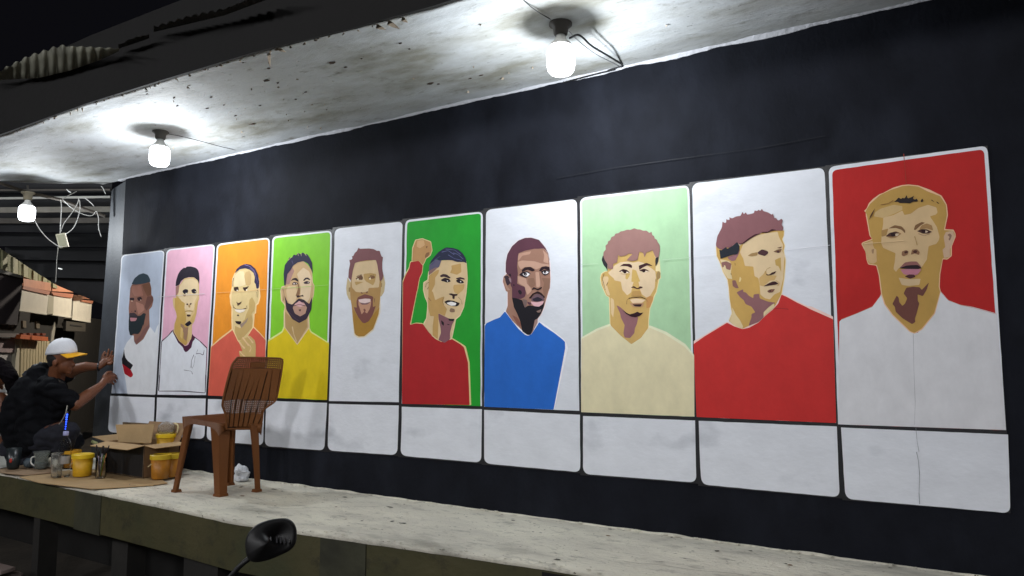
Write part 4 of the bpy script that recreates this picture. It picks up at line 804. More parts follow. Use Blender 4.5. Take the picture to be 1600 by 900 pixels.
# ---------------------------------------------------------------- neighbouring house front
FO = CAM + ray(35, 556) * 9.0; FE = Vector((-.78, .626, 0)).normalized(); FN = Vector((FE.y, -FE.x, 0));
if FN.dot(ray(60, 556)) < 0: FN = -FN
def fp(x, y, o=0.): return on_plane(x, y, FO + FN * o, FN)
def fslab(bm, pts, o, th): prism(bm, [fp(x, y, o) for x, y in pts], FN * th)
hs = thing('neighbour_house', 'dark neighbouring house front with a cream shutter door and an orange board', 'house', fp(60, 600))
bm = NB(); fslab(bm, [(-60, 470), (165, 500), (165, 660), (-60, 760)], .12, .25); link('wall', bm, mat('dim_brown_wall', '#1f1a12', .9, .3, 6, .4, 1.6), hs)
bm = NB(); fslab(bm, [(-60, 405), (36.5, 431), (36.5, 442), (33, 444), (27, 508), (-60, 500)], -.22, .3); link('balcony_wall', bm, mat('dark_maroon_boards', '#241517', .9, .3, 6, .3, 3), hs)
bm = NB(); fslab(bm, [(-60, 520), (30, 521), (30, 527), (-60, 526)], -.05, .15); link('ledge', bm, mat('grey_ledge', '#6d635e', .8), hs)
for (x0, y0, x1, y1) in ((36, 501, 41, 512), (57, 502, 62, 513), (17, 500, 22, 510)):
    bm = NB(); fslab(bm, [(x0, y0), (x1, y0 + .6), (x1, y1), (x0, y1)], .10, .03); link('window', bm, mat('dim_window', '#6b6050', .5), hs)
bm = NB(); fslab(bm, [(-60, 526), (25, 529), (23.5, 551), (-60, 549)], .03, .1); link('door_lintel', bm, mat('pinkish_plaster', '#a08c8a', .8, .3, 10, .2, 4), hs)
bm = NB(); fslab(bm, [(-60, 551), (20, 552), (18, 640), (-60, 640)], .06, .05); link('window_pane', bm, mat('white_panel', '#c9c4c0', .4), hs)
bm = NB(); fslab(bm, [(20.5, 551), (23.5, 551.5), (21, 640), (17.5, 640)], .05, .06); link('frame', bm, mat('dark_frame', '#2a2526', .6), hs)
bm = NB(); fslab(bm, [(25, 529), (31, 529), (28, 640), (22, 640)], .02, .1); link('door_post', bm, mat('cream_post', '#b9b09a', .7), hs)
M_shut = mat('cream_shutter', '#b8a986', .6, .2, 20, .15, 6); x = 31.0; k = 0
while x < 76:
    w_ = 4.1 - k * .06; bm = NB(); o_ = .02 if k % 2 else .05; fslab(bm, [(x, 529 + (x - 30) * .09), (x + w_ - .15, 529 + (x + w_ - 30) * .09), (x + w_ - 3.3, 660), (x - 3.2, 660)], o_, .05); link('shutter_slat', bm, M_shut, hs); x += w_ * .62; k += 1
bm = NB(); fslab(bm, [(33.5, 522.5), (75, 526.5), (75.5, 533), (31, 529)], -.10, .1); link('orange_board', bm, mat('orange_board', '#c4602a', .6, .2, 20, .2, 8), hs)
for xx in (36, 46, 57, 66):
    bm = NB(); fslab(bm, [(xx, 520.5), (xx + 6, 521), (xx + 5, 524.5), (xx + 1, 524)], -.08, .05); link('board_bracket', bm, mat('rusty_clutter', '#7a3c22', .8), hs)
bm = NB(); fslab(bm, [(103.5, 501.5), (134, 505), (133.5, 518), (103, 517)], -.05, .04); tag(link('dim_sign', bm, mat('dim_sign_board', '#453f35', .7), hs), 'dark unreadable sign board')
bm = NB(); fslab(bm, [(110, 507), (128, 509), (128, 511), (110, 509)], -.056, .004); link('sign_band', bm, mat('sign_band', '#24211d', .7), hs)
bm = NB(); fslab(bm, [(110, 583), (118, 584), (117, 592), (110, 592)], -.0, .03); link('switch_plate', bm, mat('dim_plate', '#3f4046', .6), hs)
# corrugated fence of upright sheets above the awnings
fc = thing('corrugated_parapet', 'row of weathered upright roofing strips above the cream awnings', 'fence', fp(40, 420))
M_strip = mat('mossy_strip', '#7d7c54', .75, .4, 12, .4, 6); M_strip2 = mat('pale_strip', '#a09c78', .7, .4, 12, .4, 6)
for k in range(13):
    x0 = -12 + k * 8.2; x0 = x0 if x0 < 40 else 40 + (x0 - 40) * .92; wd_ = 7.4 if x0 < 40 else 6.6
    def tp(x): return 389 + x * .655
    def bt(x): return 419 + x * .36
    if tp(x0 + wd_) > bt(x0 + wd_) - 1: continue
    bm = NB(); fslab(bm, [(x0, tp(x0) - 1), (x0 + wd_, tp(x0 + wd_) - 1), (x0 + wd_, bt(x0 + wd_)), (x0, bt(x0))], -.02 + .02 * (k % 2), .03)
    link('upright_strip', bm, M_strip if k % 2 else M_strip2, fc)
bm = NB(); fslab(bm, [(-60, 402), (36, 431.5), (36, 435), (-60, 412)], -.25, .06); link('rail', bm, mat('grey_rail', '#77736a', .7), fc)
# awnings
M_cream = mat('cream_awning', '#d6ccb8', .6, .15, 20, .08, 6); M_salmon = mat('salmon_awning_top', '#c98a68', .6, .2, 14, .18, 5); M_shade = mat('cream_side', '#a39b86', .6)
def awning(label, front, lid, band, side=None, d=0.):
    T = thing('awning', label, 'awning', fp(*front[0], d), 'cream awnings with salmon tops')
    bm = NB(); fslab(bm, front, d - .15, .12); link('front_panel', bm, M_cream, T)
    (tl, tr, br, bl) = front
    bm = NB(); fslab(bm, [(bl[0] - .6, bl[1] - 1), (br[0] + .6, br[1] - 1), (br[0] + .4, br[1] + 1.6), (bl[0] - .6, bl[1] + 1.6)], d - .165, .03); link('hem', bm, mat('hem_white', '#d8d0bc', .6), T)
    bm = NB(); fslab(bm, lid, d - .10, .3); link('top_panel', bm, M_salmon, T)
    bm = NB(); fslab(bm, band, d - .17, .05); link('edge_band', bm, mat('salmon_band', '#b47458', .6), T)
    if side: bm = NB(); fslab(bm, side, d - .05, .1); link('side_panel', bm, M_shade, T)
awning('nearest and largest cream awning beside the dark maroon boards', [(35, 451), (76, 460), (73, 490.5), (31, 484)], [(37, 435), (79, 442), (80, 455), (37, 447)], [(37, 446.5), (79, 455.5), (76.5, 461), (35.5, 451.5)], [(76, 461), (84, 462), (84, 491), (73.5, 490.5)])
awning('middle cream awning with a sloping salmon top', [(84, 462), (112.5, 466), (111, 495), (83, 491)], [(80.5, 441), (99, 444), (108, 449), (114.5, 457), (82, 455)], [(80, 456), (115, 459.5), (113, 466), (84, 461.5)], None, .1)
awning('farthest cream awning next to the wall end', [(114.5, 465), (143.5, 474), (141.5, 502.5), (113, 498)], [(137, 463), (147, 462), (148, 468), (137, 467)], [(128, 468.5), (146, 470), (144.5, 474.5), (127, 471)], None, .15)
bm = NB()
for i in range(9): x_ = 115 + i * 1.7; fslab(bm, [(x_, 461 + (i * 5) % 4), (x_ + .8, 461), (x_ + .9, 470), (x_, 470)], -.02, .02)
tag(link('dry_twigs', bm, mat('brown_twig', '#6b4a34', .9)), 'dry brown twigs sticking up behind the farthest awning', 'twigs')
bm = NB(); prism(bm, [fp(86, 503, -.3), fp(86.5, 512, -.3), fp(84, 532, -.3), fp(79.5, 534, -.3), fp(81, 519, -.3)], FN * .01)
tag(link('furled_pennant', bm, mat('pale_cloth', '#b3ab98', .8)), 'narrow pale furled cloth standing beside the dark doorway', 'cloth')
# fill globe added out of view behind the mural wall to light the house front
sl = thing('house_fill', 'warm fill light added out of view behind the mural wall', 'added light', (-4.5, 4.5, ZG))
bm = NB(); tube(bm, [(-4.5, 4.5, ZG), (-4.5, 4.5, 2.7)], .03, 8); link('pole', bm, M_bat2, sl)
mw = bpy.data.materials.new('warm_fill'); mw.use_nodes = True; t = mw.node_tree; t.nodes.remove(t.nodes['Principled BSDF']); em = t.nodes.new('ShaderNodeEmission'); em.inputs['Color'].default_value = (1, .92, .80, 1); em.inputs['Strength'].default_value = HOUSE_FILL_L; t.links.new(em.outputs['Emission'], t.nodes['Material Output'].inputs['Surface'])
bm = NB(); ball(bm, (-4.5, 4.5, 2.79), .10, 16); link('fill_globe', bm, mw, sl, True)

mw2 = mw.copy(); mw2.name = 'front_fill_glow'; mw2.node_tree.nodes['Emission'].inputs['Strength'].default_value = FRONT_FILL_L; mw2.node_tree.nodes['Emission'].inputs['Color'].default_value = (.98, .98, 1, 1)  # unseen globes added behind the camera to brighten wall and stage front
for lx, ly, lab_ in ((8.6, -7.2, 'added fill light on the right behind the camera'), (3.4, -8.0, 'added fill light in the middle behind the camera'), (-1.6, -8.2, 'added fill light on the left behind the camera')):
    fl = thing('front_fill', lab_, 'added light', (lx, ly, ZG), 'added fill lights behind the camera')
    bm = NB(); tube(bm, [(lx, ly, ZG), (lx, ly, 3.0)], .04, 8); link('pole', bm, M_bat2, fl)
    bm = NB(); ball(bm, (lx, ly, 3.15), .42, 20); link('fill_globe', bm, mw2, fl, True)

# ---------------------------------------------------------------- brown plastic chair
M_brown = mat('brown_plastic', '#704422', .55, .1, 80, .08, 8, spec=.25); M_brown2 = mat('brown_slat_plastic', '#764824', .45, .1, 80, .08, 8, spec=.3)
ch = thing('plastic_chair', 'brown plastic chair with a slatted back standing on the stage', 'chair', (1.83, -.38, ZF))
Z0 = ZF + .006
FA, FB, FCc, FD = Vector((1.605, -.551, Z0)), Vector((1.983, -.503, Z0)), Vector((1.674, -.201, Z0)), Vector((2.037, -.259, Z0))
TA, TB, TC_, TD = Vector((1.655, -.520, .19)), Vector((1.935, -.490, .175)), Vector((1.69, -.225, .19)), Vector((2.015, -.270, .16))
def leg(top, foot, wt, wf, cx, cy):
    """L-shaped tapered leg; cx, cy point to the inside of the chair"""
    bm = NB()
    def L_(p, w_, t_=.012): 
        s = [(0, 0), (w_, 0), (w_, t_), (t_, t_), (t_, w_), (0, w_)]
        return [p + Vector((cx * a_, cy * b_, 0)) for a_, b_ in s]
    zs = [0, .25, .5, .75, .9, 1]; rings = []
    for q in zs:
        p = foot.lerp(top, q); w_ = wf + (wt - wf) * q ** 1.5; rings.append([bm.verts.new(v) for v in L_(p, w_)])
    for a_, b_ in zip(rings, rings[1:]):
        for k in range(6): bm.faces.new((a_[k], a_[(k + 1) % 6], b_[(k + 1) % 6], b_[k]))
    bm.faces.new(rings[0]); bm.faces.new(rings[-1]); bmesh.ops.triangulate(bm, faces=[f for f in bm.faces if len(f.verts) > 4])
    bmesh.ops.bevel(bm, geom=[e_ for e_ in bm.edges if e_.calc_face_angle(0) > 1 and abs((e_.verts[0].co - e_.verts[1].co).normalized().z) > .8], offset=.0025, segments=2, affect='EDGES')
    link('leg', bm, M_brown, ch)
    bm = NB(); p = foot; hexa(bm, [p + Vector((cx * a_ - .0, cy * b_, -.006)) for a_, b_ in ((-.006, -.006), (wf + .004, -.006), (wf + .004, wf + .004), (-.006, wf + .004))], [p + Vector((cx * a_, cy * b_, .010)) for a_, b_ in ((-.004, -.004), (wf, -.004), (wf, wf), (-.004, wf))]); link('foot', bm, M_brown, ch)
leg(TA, FA, .060, .034, 1, 1); leg(TB, FB, .085, .052, -1, 1); leg(TC_, FCc, .060, .040, 1, -1); leg(TD, FD, .060, .034, -1, -1)
# seat: dished slab with a deep skirt and corner gussets
bm = NB(); n = 12; cs = [TA + Vector((-.012, -.012, .01)), TB + Vector((.02, -.012, .004)), TD + Vector((.012, .02, .004)), TC_ + Vector((-.012, .02, .012))]
gv = []
for i in range(n + 1):
    r = []
    for j in range(n + 1):
        u, v = i / n, j / n; p = cs[0].lerp(cs[1], u).lerp(cs[3].lerp(cs[2], u), v)
        dsh = math.sin(math.pi * u) * math.sin(math.pi * v); p.z -= .020 * dsh ** .6 * (.5 + .5 * u); p.z += .006 * (1 - u) ** 4
        r.append(bm.verts.new(p))
    gv.append(r)
for i in range(n):
    for j in range(n): bm.faces.new((gv[i][j], gv[i + 1][j], gv[i + 1][j + 1], gv[i][j + 1]))
per = [gv[i][0] for i in range(n + 1)] + [gv[n][j] for j in range(1, n + 1)] + [gv[i][n] for i in range(n - 1, -1, -1)] + [gv[0][j] for j in range(n - 1, 0, -1)]
low = []
N4 = len(per)
for k, v in enumerate(per):
    s = (k % n) / n; dip = .030 + .045 * (abs(s - .5) * 2) ** 4
    low.append(bm.verts.new(v.co - Vector((0, 0, dip)) - (v.co - sum(cs, Vector()) / 4) * .03))
for k in range(N4): bm.faces.new((per[k], low[k], low[(k + 1) % N4], per[(k + 1) % N4]))
bmesh.ops.solidify(bm, geom=bm.faces[:], thickness=.004)
link('seat', bm, M_brown, ch, True)
# backrest on its own leaning plane
Q1, Q2, Q3 = Vector((1.985, -.505, .18)), Vector((2.035, -.255, .18)), Vector((2.084, -.505, .556))
bnorm = (Q2 - Q1).cross(Q3 - Q1).normalized()
if bnorm.dot(CAM - Q1) < 0: bnorm = -bnorm
def bk(X_, Y_, o=0.): p = on_plane(240 + X_ / 3.6, 540 + Y_ / 3.6, Q1, bnorm); return p + bnorm * o
def bulge(p): # gentle curve of the back across its width
    u = (p - Q1).dot((Q2 - Q1).normalized()) / .27; return p - bnorm * .018 * (1 - (2 * u - 1) ** 2)
OUT = [(470, 72), (500, 69), (690, 70), (712, 74), (718, 86), (708, 160), (694, 240), (684, 290), (668, 318), (628, 352), (616, 372), (610, 420), (602, 458), (590, 468), (425, 470), (412, 462), (410, 420), (404, 385), (386, 345), (383, 320), (390, 285), (408, 210), (432, 130), (446, 98)]
def bpoly(name, pts, o, th, mt, parent=ch, rim=0):
    bm = NB(); a_ = [bm.verts.new(bulge(bk(x, y)) + bnorm * o) for x, y in pts]; f = bm.faces.new(a_)
    r = bmesh.ops.triangulate(bm, faces=[f]); 
    g_ = bmesh.ops.subdivide_edges(bm, edges=bm.edges[:], cuts=1) if False else None
    ex = bmesh.ops.extrude_face_region(bm, geom=bm.faces[:]); bmesh.ops.translate(bm, verts=[v for v in ex['geom'] if isinstance(v, bmesh.types.BMVert)], vec=bnorm * th)
    return link(name, bm, mt, parent)
mperf = bpy.data.materials.new('perforated_brown_plastic'); mperf.use_nodes = True; t = mperf.node_tree; N = t.nodes; L = t.links; b = N['Principled BSDF']
b.inputs['Base Color'].default_value = lin('#704422'); b.inputs['Roughness'].default_value = .5
uvn = N.new('ShaderNodeUVMap'); vm = N.new('ShaderNodeVectorMath'); vm.operation = 'FRACTION'; L.new(uvn.outputs['UV'], vm.inputs[0])
vd = N.new('ShaderNodeVectorMath'); vd.operation = 'DISTANCE'; L.new(vm.outputs['Vector'], vd.inputs[0]); vd.inputs[1].default_value = (.5, .5, 0)
lt_ = N.new('ShaderNodeMath'); lt_.operation = 'LESS_THAN'; L.new(vd.outputs['Value'], lt_.inputs[0]); lt_.inputs[1].default_value = .17
tr = N.new('ShaderNodeBsdfTransparent'); ms_ = N.new('ShaderNodeMixShader'); L.new(lt_.outputs['Value'], ms_.inputs['Fac']); L.new(b.outputs['BSDF'], ms_.inputs[1]); L.new(tr.outputs['BSDF'], ms_.inputs[2]); L.new(ms_.outputs['Shader'], N['Material Output'].inputs['Surface'])
UX = (Q2 - Q1).normalized(); UY = bnorm.cross(UX)
def grid_plate(name, x0, x1, y0, y1, mt, o, wfun=None, lab=None):
    """band of the back between two heights, following the outline"""
    def xr(y):
        xs = []
        for (ax, ay), (bx, by) in zip(OUT, OUT[1:] + OUT[:1]):
            if (ay - y) * (by - y) <= 0 and ay != by: xs.append(ax + (bx - ax) * (y - ay) / (by - ay))
        return min(xs), max(xs)
    bm = NB(); uvl = bm.loops.layers.uv.new('UVMap'); rows = []; ny, nx_ = max(2, int((y1 - y0) / 10)), 16
    for j in range(ny + 1):
        y = y0 + (y1 - y0) * j / ny; l, r = xr(y); l += 3; r -= 3
        rows.append([bm.verts.new(bulge(bk(l + (r - l) * i / nx_, y)) + bnorm * o) for i in range(nx_ + 1)])
    for a_, c_ in zip(rows, rows[1:]):
        for i in range(nx_):
            f = bm.faces.new((a_[i], a_[i + 1], c_[i + 1], c_[i]))
            for lp in f.loops: q = lp.vert.co - Q1; lp[uvl].uv = (q.dot(UX) / .0125, q.dot(UY) / .0125)
    o_ = link(name, bm, mt, ch, True); return o_
grid_plate('top_panel', 0, 0, 74, 132, mperf, .004)
grid_plate('back_panel', 0, 0, 132, 300, mat('groove_shade_plastic', '#1e0e07', .7), .0)  # near-black backing: the shade between the slats is put into the colour
grid_plate('lower_panel', 0, 0, 300, 384, mperf, .002)
grid_plate('back_panel', 0, 0, 384, 466, MATS['groove_shade_plastic'], .0)
# rim
bm = NB(); ring = [bulge(bk(x, y)) + bnorm * .004 for x, y in OUT]; ring.append(ring[0]); ring = curve(ring, 3)
tube(bm, ring, .0065, 6); link('rim', bm, M_brown, ch, True)
tops = [(462, 128), (480, 130), (513, 132), (549, 160), (573, 196), (607, 160), (640, 140), (668, 128), (690, 128)]
bots = [(409, 462), (424, 462), (451, 460), (479, 460), (505, 460), (531, 460), (557, 460), (583, 460), (600, 460)]
lowx = [(394, 320), (437, 322), (466, 322), (500, 322), (527, 322), (562, 322), (597, 322), (640, 322), (672, 322)]
for k in range(8):
    a0, a1 = tops[k], tops[k + 1]; m0, m1 = lowx[k], lowx[k + 1]; c0, c1_ = bots[k], bots[k + 1]
    if k == 0: a0 = (438, 150); c0 = (414, 440); m0 = (390, 312)
    if k == 7: a1 = (700, 150); c1_ = (602, 440); m1 = (676, 310)
    ty = 126; g_ = 3.6
    top_l = (a0[0] + (g_ if k else 0), a0[1]); top_r = (a1[0] - (g_ if k < 7 else 0), a1[1])
    e0, e1 = (m0[0] + (g_ if k else 2), m0[1]), (m1[0] - (g_ if k < 7 else 2), m1[1])
    # upper slat piece down to the perforated band
    f_ = lambda p, q, y: p[0] + (q[0] - p[0]) * (y - p[1]) / (q[1] - p[1])
    tl0, tr0 = (f_(a0, m0, 131), 131), (f_(a1, m1, 131), 131)
    if k == 0: tl0 = (440, 131)
    if k == 7: tr0 = (704, 131)
    up = [tl0, tr0, (a1[0], a1[1] + 3), (top_r[0], a1[1] + 10), (f_(top_r, e1, 304), 304), (f_(top_l, e0, 304), 304), (top_l[0], a0[1] + 10), (a0[0], a0[1] + 3)]
    bpoly('slat', up, .001, .007, M_brown2)
    dn = [(f_(e0, (c0[0] + g_, c0[1]), 384), 384), (f_(e1, (c1_[0] - g_, c1_[1]), 384), 384), (c1_[0] - g_, c1_[1] - 2), (c0[0] + g_, c0[1] - 2)]
    if k in (0, 7): dn = [(max(dn[0][0], 407), 386), (min(dn[1][0], 612), 386), dn[2], dn[3]]
    bpoly('slat', dn, .001, .007, M_brown2)
for k in range(1, 8):  # dark strips laid on for the shade between the slats
    a_, b_ = lowx[k], bots[k]; x3 = a_[0] + (tops[k][0] - a_[0]) * (a_[1] - 302) / (a_[1] - tops[k][1]); x4 = a_[0] + (b_[0] - a_[0]) * (386 - a_[1]) / (b_[1] - a_[1])
    bpoly('groove_shade', [(x3 - 3.2, 302), (x3 + 3.2, 302), (x4 + 3.2, 386), (x4 - 3.2, 386)], .0028, .001, MATS['groove_shade_plastic'])
bpoly('back_label_plate', [(552, 98), (628, 98), (626, 124), (550, 124)], .006, .003, M_brown)
bm = NB(); tube(bm, [bulge(bk(416, 455)) - bnorm * .01, TB + Vector((.01, .01, -.01)), TB.lerp(FB, .12)], [.012, .018, .012], 8); link('back_bracket', bm, M_brown, ch, True)
bm = NB(); tube(bm, [bulge(bk(600, 452)) - bnorm * .01, TD + Vector((0, 0, -.005)), TD.lerp(FD, .12)], [.012, .018, .012], 8); link('back_bracket', bm, M_brown, ch, True)
# ---------------------------------------------------------------- painter's clutter on the stage
M_card_b = mat('brown_cardboard', '#a68a62', .8, .2, 40, .12, 8); M_card_d = mat('cardboard_inner', '#9a7d58', .85, .2, 40, .12, 8); M_card_k = mat('shade_dark_cardboard', '#0b0c10', .6, .2, 30, .2, 5)  # box front near-black: its shade is put into the colour
def G(x, y, z=ZF): return on_z(x, y, z)
def sheet(label, pix, mt, lift=.004, curl=.006, th=.004):
    bm = NB(); pts = [G(x, y) + Vector((0, 0, lift + curl * abs(noise.noise(Vector((x * .05, y * .08, 2)))))) for x, y in pix]
    prism(bm, pts, (0, 0, th)); o = link('cardboard_sheet', bm, mt); return tag(o, label, 'cardboard')
sheet('large flattened cardboard sheet under the yellow pots', [(30, 748), (62, 743), (110, 738), (170, 734), (232, 741), (262, 757), (238, 760), (195, 763), (142, 766.5), (100, 761), (60, 756)], M_card_b)
sheet('smaller cardboard sheet at the left end under the glass mug', [(-12, 738), (12, 732), (50, 729), (80, 733), (84, 742), (62, 744), (38, 746), (0, 742)], mat('dull_cardboard', '#8a7258', .85, .2, 30, .15, 8), .011)
bx = thing('cardboard_box', 'large open cardboard box with a front painted dark for shade and spread flaps', 'box', G(223, 751))
K0 = G(223, 750.5); KL = G(163, 741); KR = G(278, 742); KB = KL + KR - K0; H = Vector((0, 0, .225))
Kt = [p + H for p in (K0, KL, KB, KR)]
def wallp(name, a_, b_, mt, th=.004):
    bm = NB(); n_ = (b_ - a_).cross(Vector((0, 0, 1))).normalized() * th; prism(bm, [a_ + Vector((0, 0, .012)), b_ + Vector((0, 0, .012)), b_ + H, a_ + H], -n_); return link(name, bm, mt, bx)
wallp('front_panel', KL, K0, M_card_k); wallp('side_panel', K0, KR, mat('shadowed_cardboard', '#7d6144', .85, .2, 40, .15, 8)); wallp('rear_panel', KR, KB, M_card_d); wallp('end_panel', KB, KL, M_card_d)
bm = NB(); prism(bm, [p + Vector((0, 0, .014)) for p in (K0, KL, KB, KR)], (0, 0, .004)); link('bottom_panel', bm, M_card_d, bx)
def flap(a_, b_, out, w_, skew=0., mt=M_card_b):
    bm = NB(); out = out.normalized(); d = (b_ - a_); m1 = a_ + out * w_ + d * (.02 + skew); m2 = b_ + out * w_ * .96 - d * (.03 - skew)
    n_ = d.cross(out).normalized() * .004; q = [a_ + H, b_ + H, m2 + H, m1 + H]
    prism(bm, q, n_); link('flap', bm, mt, bx)
oF = (K0 - KR).normalized(); oR = (K0 - KL).normalized()
flap(KL, K0, oF + Vector((0, 0, -.16)), .115, .0); flap(K0, KR, oR + Vector((0, 0, -.10)), .115, .0)
flap(KB, KL, -oR + Vector((0, 0, .10)), .20, 0); flap(KR, KB, -oF * .45 + Vector((0, 0, 1.0)), .13, .0, mat('brown_flap', '#86694a', .85, .2, 40, .12, 8))
tag(link('upright_card', (lambda bm: (prism(bm, [G(182, 741) + Vector((0, 0, .22)), G(233, 744) + Vector((0, 0, .22)), G(233, 744) + Vector((.0, .02, .345)), G(176, 741) + Vector((-.03, .02, .335))], (0, .004, 0)), bm)[1])(NB()), M_card_b), 'upright pale cardboard flap standing in the open box', 'cardboard')
tag(link('brown_board', (lambda bm: (prism(bm, [on_wall(191.5, 676, -.06), on_wall(252, 690, -.06), on_wall(251, 662.5, -.04), on_wall(191.5, 659.5, -.04)], (0, .006, 0)), bm)[1])(NB()), mat('dark_brown_board', '#5e4a34', .85, .2, 40, .15, 8)), 'dark brown board leaning on the wall behind the open box', 'board')

M_yel = mat('yellow_pot_plastic', '#c99a18', .45, .1, 30, .22, 18); M_lid = mat('yellow_lid', '#dcb81e', .4); M_orr = mat('amber_pot_plastic', '#a86e18', .45, .1, 30, .25, 16); M_pal = mat('pale_smear', '#cdbf92', .6)
def pot(label, p, r, h, mt, lidm, handle=True, tilt=0):
    T = thing('paint_pot', label, 'paint pot', p, 'yellow paint pots'); bm = NB()
    lathe(bm, p, [(r * .82, 0), (r * .86, .004), (r * .97, h * .9)], 24); link('pot_body', bm, mt, T, True)
    bm = NB(); lathe(bm, p, [(r * 1.0, h * .80), (r * 1.07, h * .81), (r * 1.08, h * .98), (r * 1.0, h), (r * .92, h * .985), (r * .90, h * .97)], 24); link('lid', bm, lidm, T)
    if handle:
        d = Vector((-.75, -.6, 0)).normalized() * r * 1.1; s = Vector((.6, -.75, 0)) * r
        bm = NB(); tube(bm, curve([p + Vector((0, 0, h * .86)) - s, p + d + Vector((0, 0, h * .58)) - s * .3, p + d + Vector((0, 0, h * .5)) + s * .4, p + Vector((0, 0, h * .86)) + s], 5), .0016, 5); link('handle', bm, M_pal, T, True)
    return T
z1 = Vector((0, 0, .015))
pot('yellow paint pot with a bright yellow lid beside the brush jar', G(128, 747) + z1, .064, .145, M_yel, M_lid)
pot('amber paint pot half hidden behind the pot with the bright lid', G(111, 733) + z1, .058, .12, M_orr, mat('orange_lid', '#cc9420', .4), False)
pot('amber paint pot on the sheet in front of the chair leg', G(250, 751) + z1, .062, .155, M_orr, mat('dull_yellow_lid', '#c4a624', .4))
pot('amber paint pot tucked behind the chair leg', G(268, 748) + z1, .056, .15, M_orr, MATS['dull_yellow_lid'], False)
pot('yellow paint pot raised inside the open box under a plastic bowl', G(248, 741) + Vector((.02, .03, .145)), .062, .13, M_yel, M_lid, False)
pot('tiny yellow pot showing inside the open box', G(216, 738) + Vector((0, .02, .20)), .02, .05, M_yel, M_lid, False)
def crate_fill():
    bm = NB(); c = (K0 + KR + KB + KL) / 4; e1, e2 = (KR - K0) * .36, (KL - K0) * .36
    lo = [c - e1 - e2, c + e1 - e2, c + e1 + e2, c - e1 + e2]; hexa(bm, [p + Vector((0, 0, .02)) for p in lo], [p + Vector((0, 0, .14)) for p in lo])
    tag(link('inner_carton', bm, M_card_d), 'plain carton sitting inside the open box', 'carton')
crate_fill()
M_clear = mat('clear_plastic', (.93, .95, .96), .08, 0, 30, 0, trans=1.0, ior=1.12); M_milk = mat('cloudy_plastic', (.86, .87, .86), .22, 0, trans=.94, ior=1.10)
def vessel(name, label, cat, p, prof, mt, th=.0015):
    bm = NB(); inner = [(max(r - th, .001), z_) for r, z_ in prof[::-1]]; inner[-1] = (inner[-1][0], prof[0][1] + .003)
    lathe(bm, p, prof + inner, 24, capb=True, capt=True); return tag(link(name, bm, mt, None, True), label, cat)
p = G(97, 750); 
vessel('plastic_cup', 'clear plastic cup standing in front of the water bottle', 'cup', G(87.5, 749) + z1, [(.030, 0), (.036, .15), (.037, .155)], M_milk)
bt_ = thing('water_bottle', 'clear plastic water bottle with a lilac cap', 'bottle', G(99, 748)); p = G(99, 748) + z1
bm = NB(); prof = [(.034, 0), (.038, .008), (.038, .05), (.036, .055), (.038, .06), (.038, .16), (.036, .165), (.038, .17), (.037, .20), (.028, .235), (.014, .258), (.0135, .272)]
lathe(bm, p, prof + [(r - .0012, z_) for r, z_ in prof[::-1][:-1]] + [(.030, .004)], 28); link('bottle_body', bm, M_clear, bt_, True)
bm = NB(); lathe(bm, p, [(.0165, .268), (.017, .272), (.017, .292), (.015, .295)], 24); link('cap', bm, mat('lilac_cap', '#9a9cc8', .4), bt_, True)
bm = NB(); lathe(bm, p, [(.0384, .085), (.0386, .087), (.0386, .135), (.0384, .137)], 24, capb=False, capt=False); link('label_band', bm, mat('pale_label', '#8f8b86', .5), bt_, True)
br = thing('brush_jar', 'clear jar crowded with paint brushes in front of the dark box side', 'brush jar', G(157, 750)); p = G(157, 750) + z1
bm = NB(); pr = [(.030, 0), (.033, .004), (.034, .13)]; lathe(bm, p, pr + [(r - .0015, max(z_, .004)) for r, z_ in pr[::-1]], 24); link('jar', bm, M_clear, br, True)
cols = ['#6a8c2a', '#2a2022', '#8c8496', '#b4783c', '#3a2a2a', '#9c98a0', '#2c2830', '#704a28']
for i in range(8):
    a_ = i * 2.4; rr = .018; q = p + Vector((math.cos(a_) * rr, math.sin(a_) * rr, .008)); lean = Vector((math.cos(a_ + .4) * .035 + .01, math.sin(a_) * .03, 0)); hgt = .19 + .02 * math.sin(i * 3)
    bm = NB(); tube(bm, [q - lean * .5, q + lean * .3 + Vector((0, 0, hgt * .75))], .003, 6); T2 = link('brush', bm, mat('brush_handle_%s' % 'abcdefgh'[i], cols[i], .4), br, True)
    bm = NB(); b0 = q + lean * .3 + Vector((0, 0, hgt * .75)); b1_ = q + lean * .75 + Vector((0, 0, hgt)); tube(bm, [b0, b0.lerp(b1_, .45), b1_], [.004, .008, .003], 6); o_ = link('bristles', bm, mat('dark_bristles', '#1e1819', .9), T2, True); o_.matrix_parent_inverse = Matrix.Identity(4)
mg = thing('glass_mug', 'glass mug with a white handle beside the cups', 'mug', G(63, 738)); p = G(64, 737) + Vector((0, 0, .022))
bm = NB(); pr = [(.034, 0), (.040, .004), (.042, .08), (.050, .105), (.055, .118)]; lathe(bm, p, pr + [(r - .002, max(z_, .006)) for r, z_ in pr[::-1]], 24); link('mug_body', bm, mat('grey_glass', (.62, .66, .62), .12, 0, trans=.88, ior=1.15), mg, True)
bm = NB(); tube(bm, curve([p + Vector((-.028, -.03, .085)), p + Vector((-.045, -.045, .075)), p + Vector((-.048, -.045, .04)), p + Vector((-.03, -.03, .02))], 5), .005, 8); link('handle', bm, mat('white_ceramic', '#d8d8d2', .3), mg, True)
bm = NB(); ball(bm, G(76, 736) + Vector((.03, .03, .05)), (.045, .03, .03), 16); tag(link('folded_rag', bm, mat('white_rag', '#b8b4a6', .9, .5, 30, .1, 20), None, True), 'crumpled white rag between the glass mug and the clear cup', 'rag')
dk = thing('dark_tumbler', 'dark tumbler with a small red patch at the left end', 'tumbler', G(20, 738)); p = G(20, 737) + Vector((0, 0, .022))
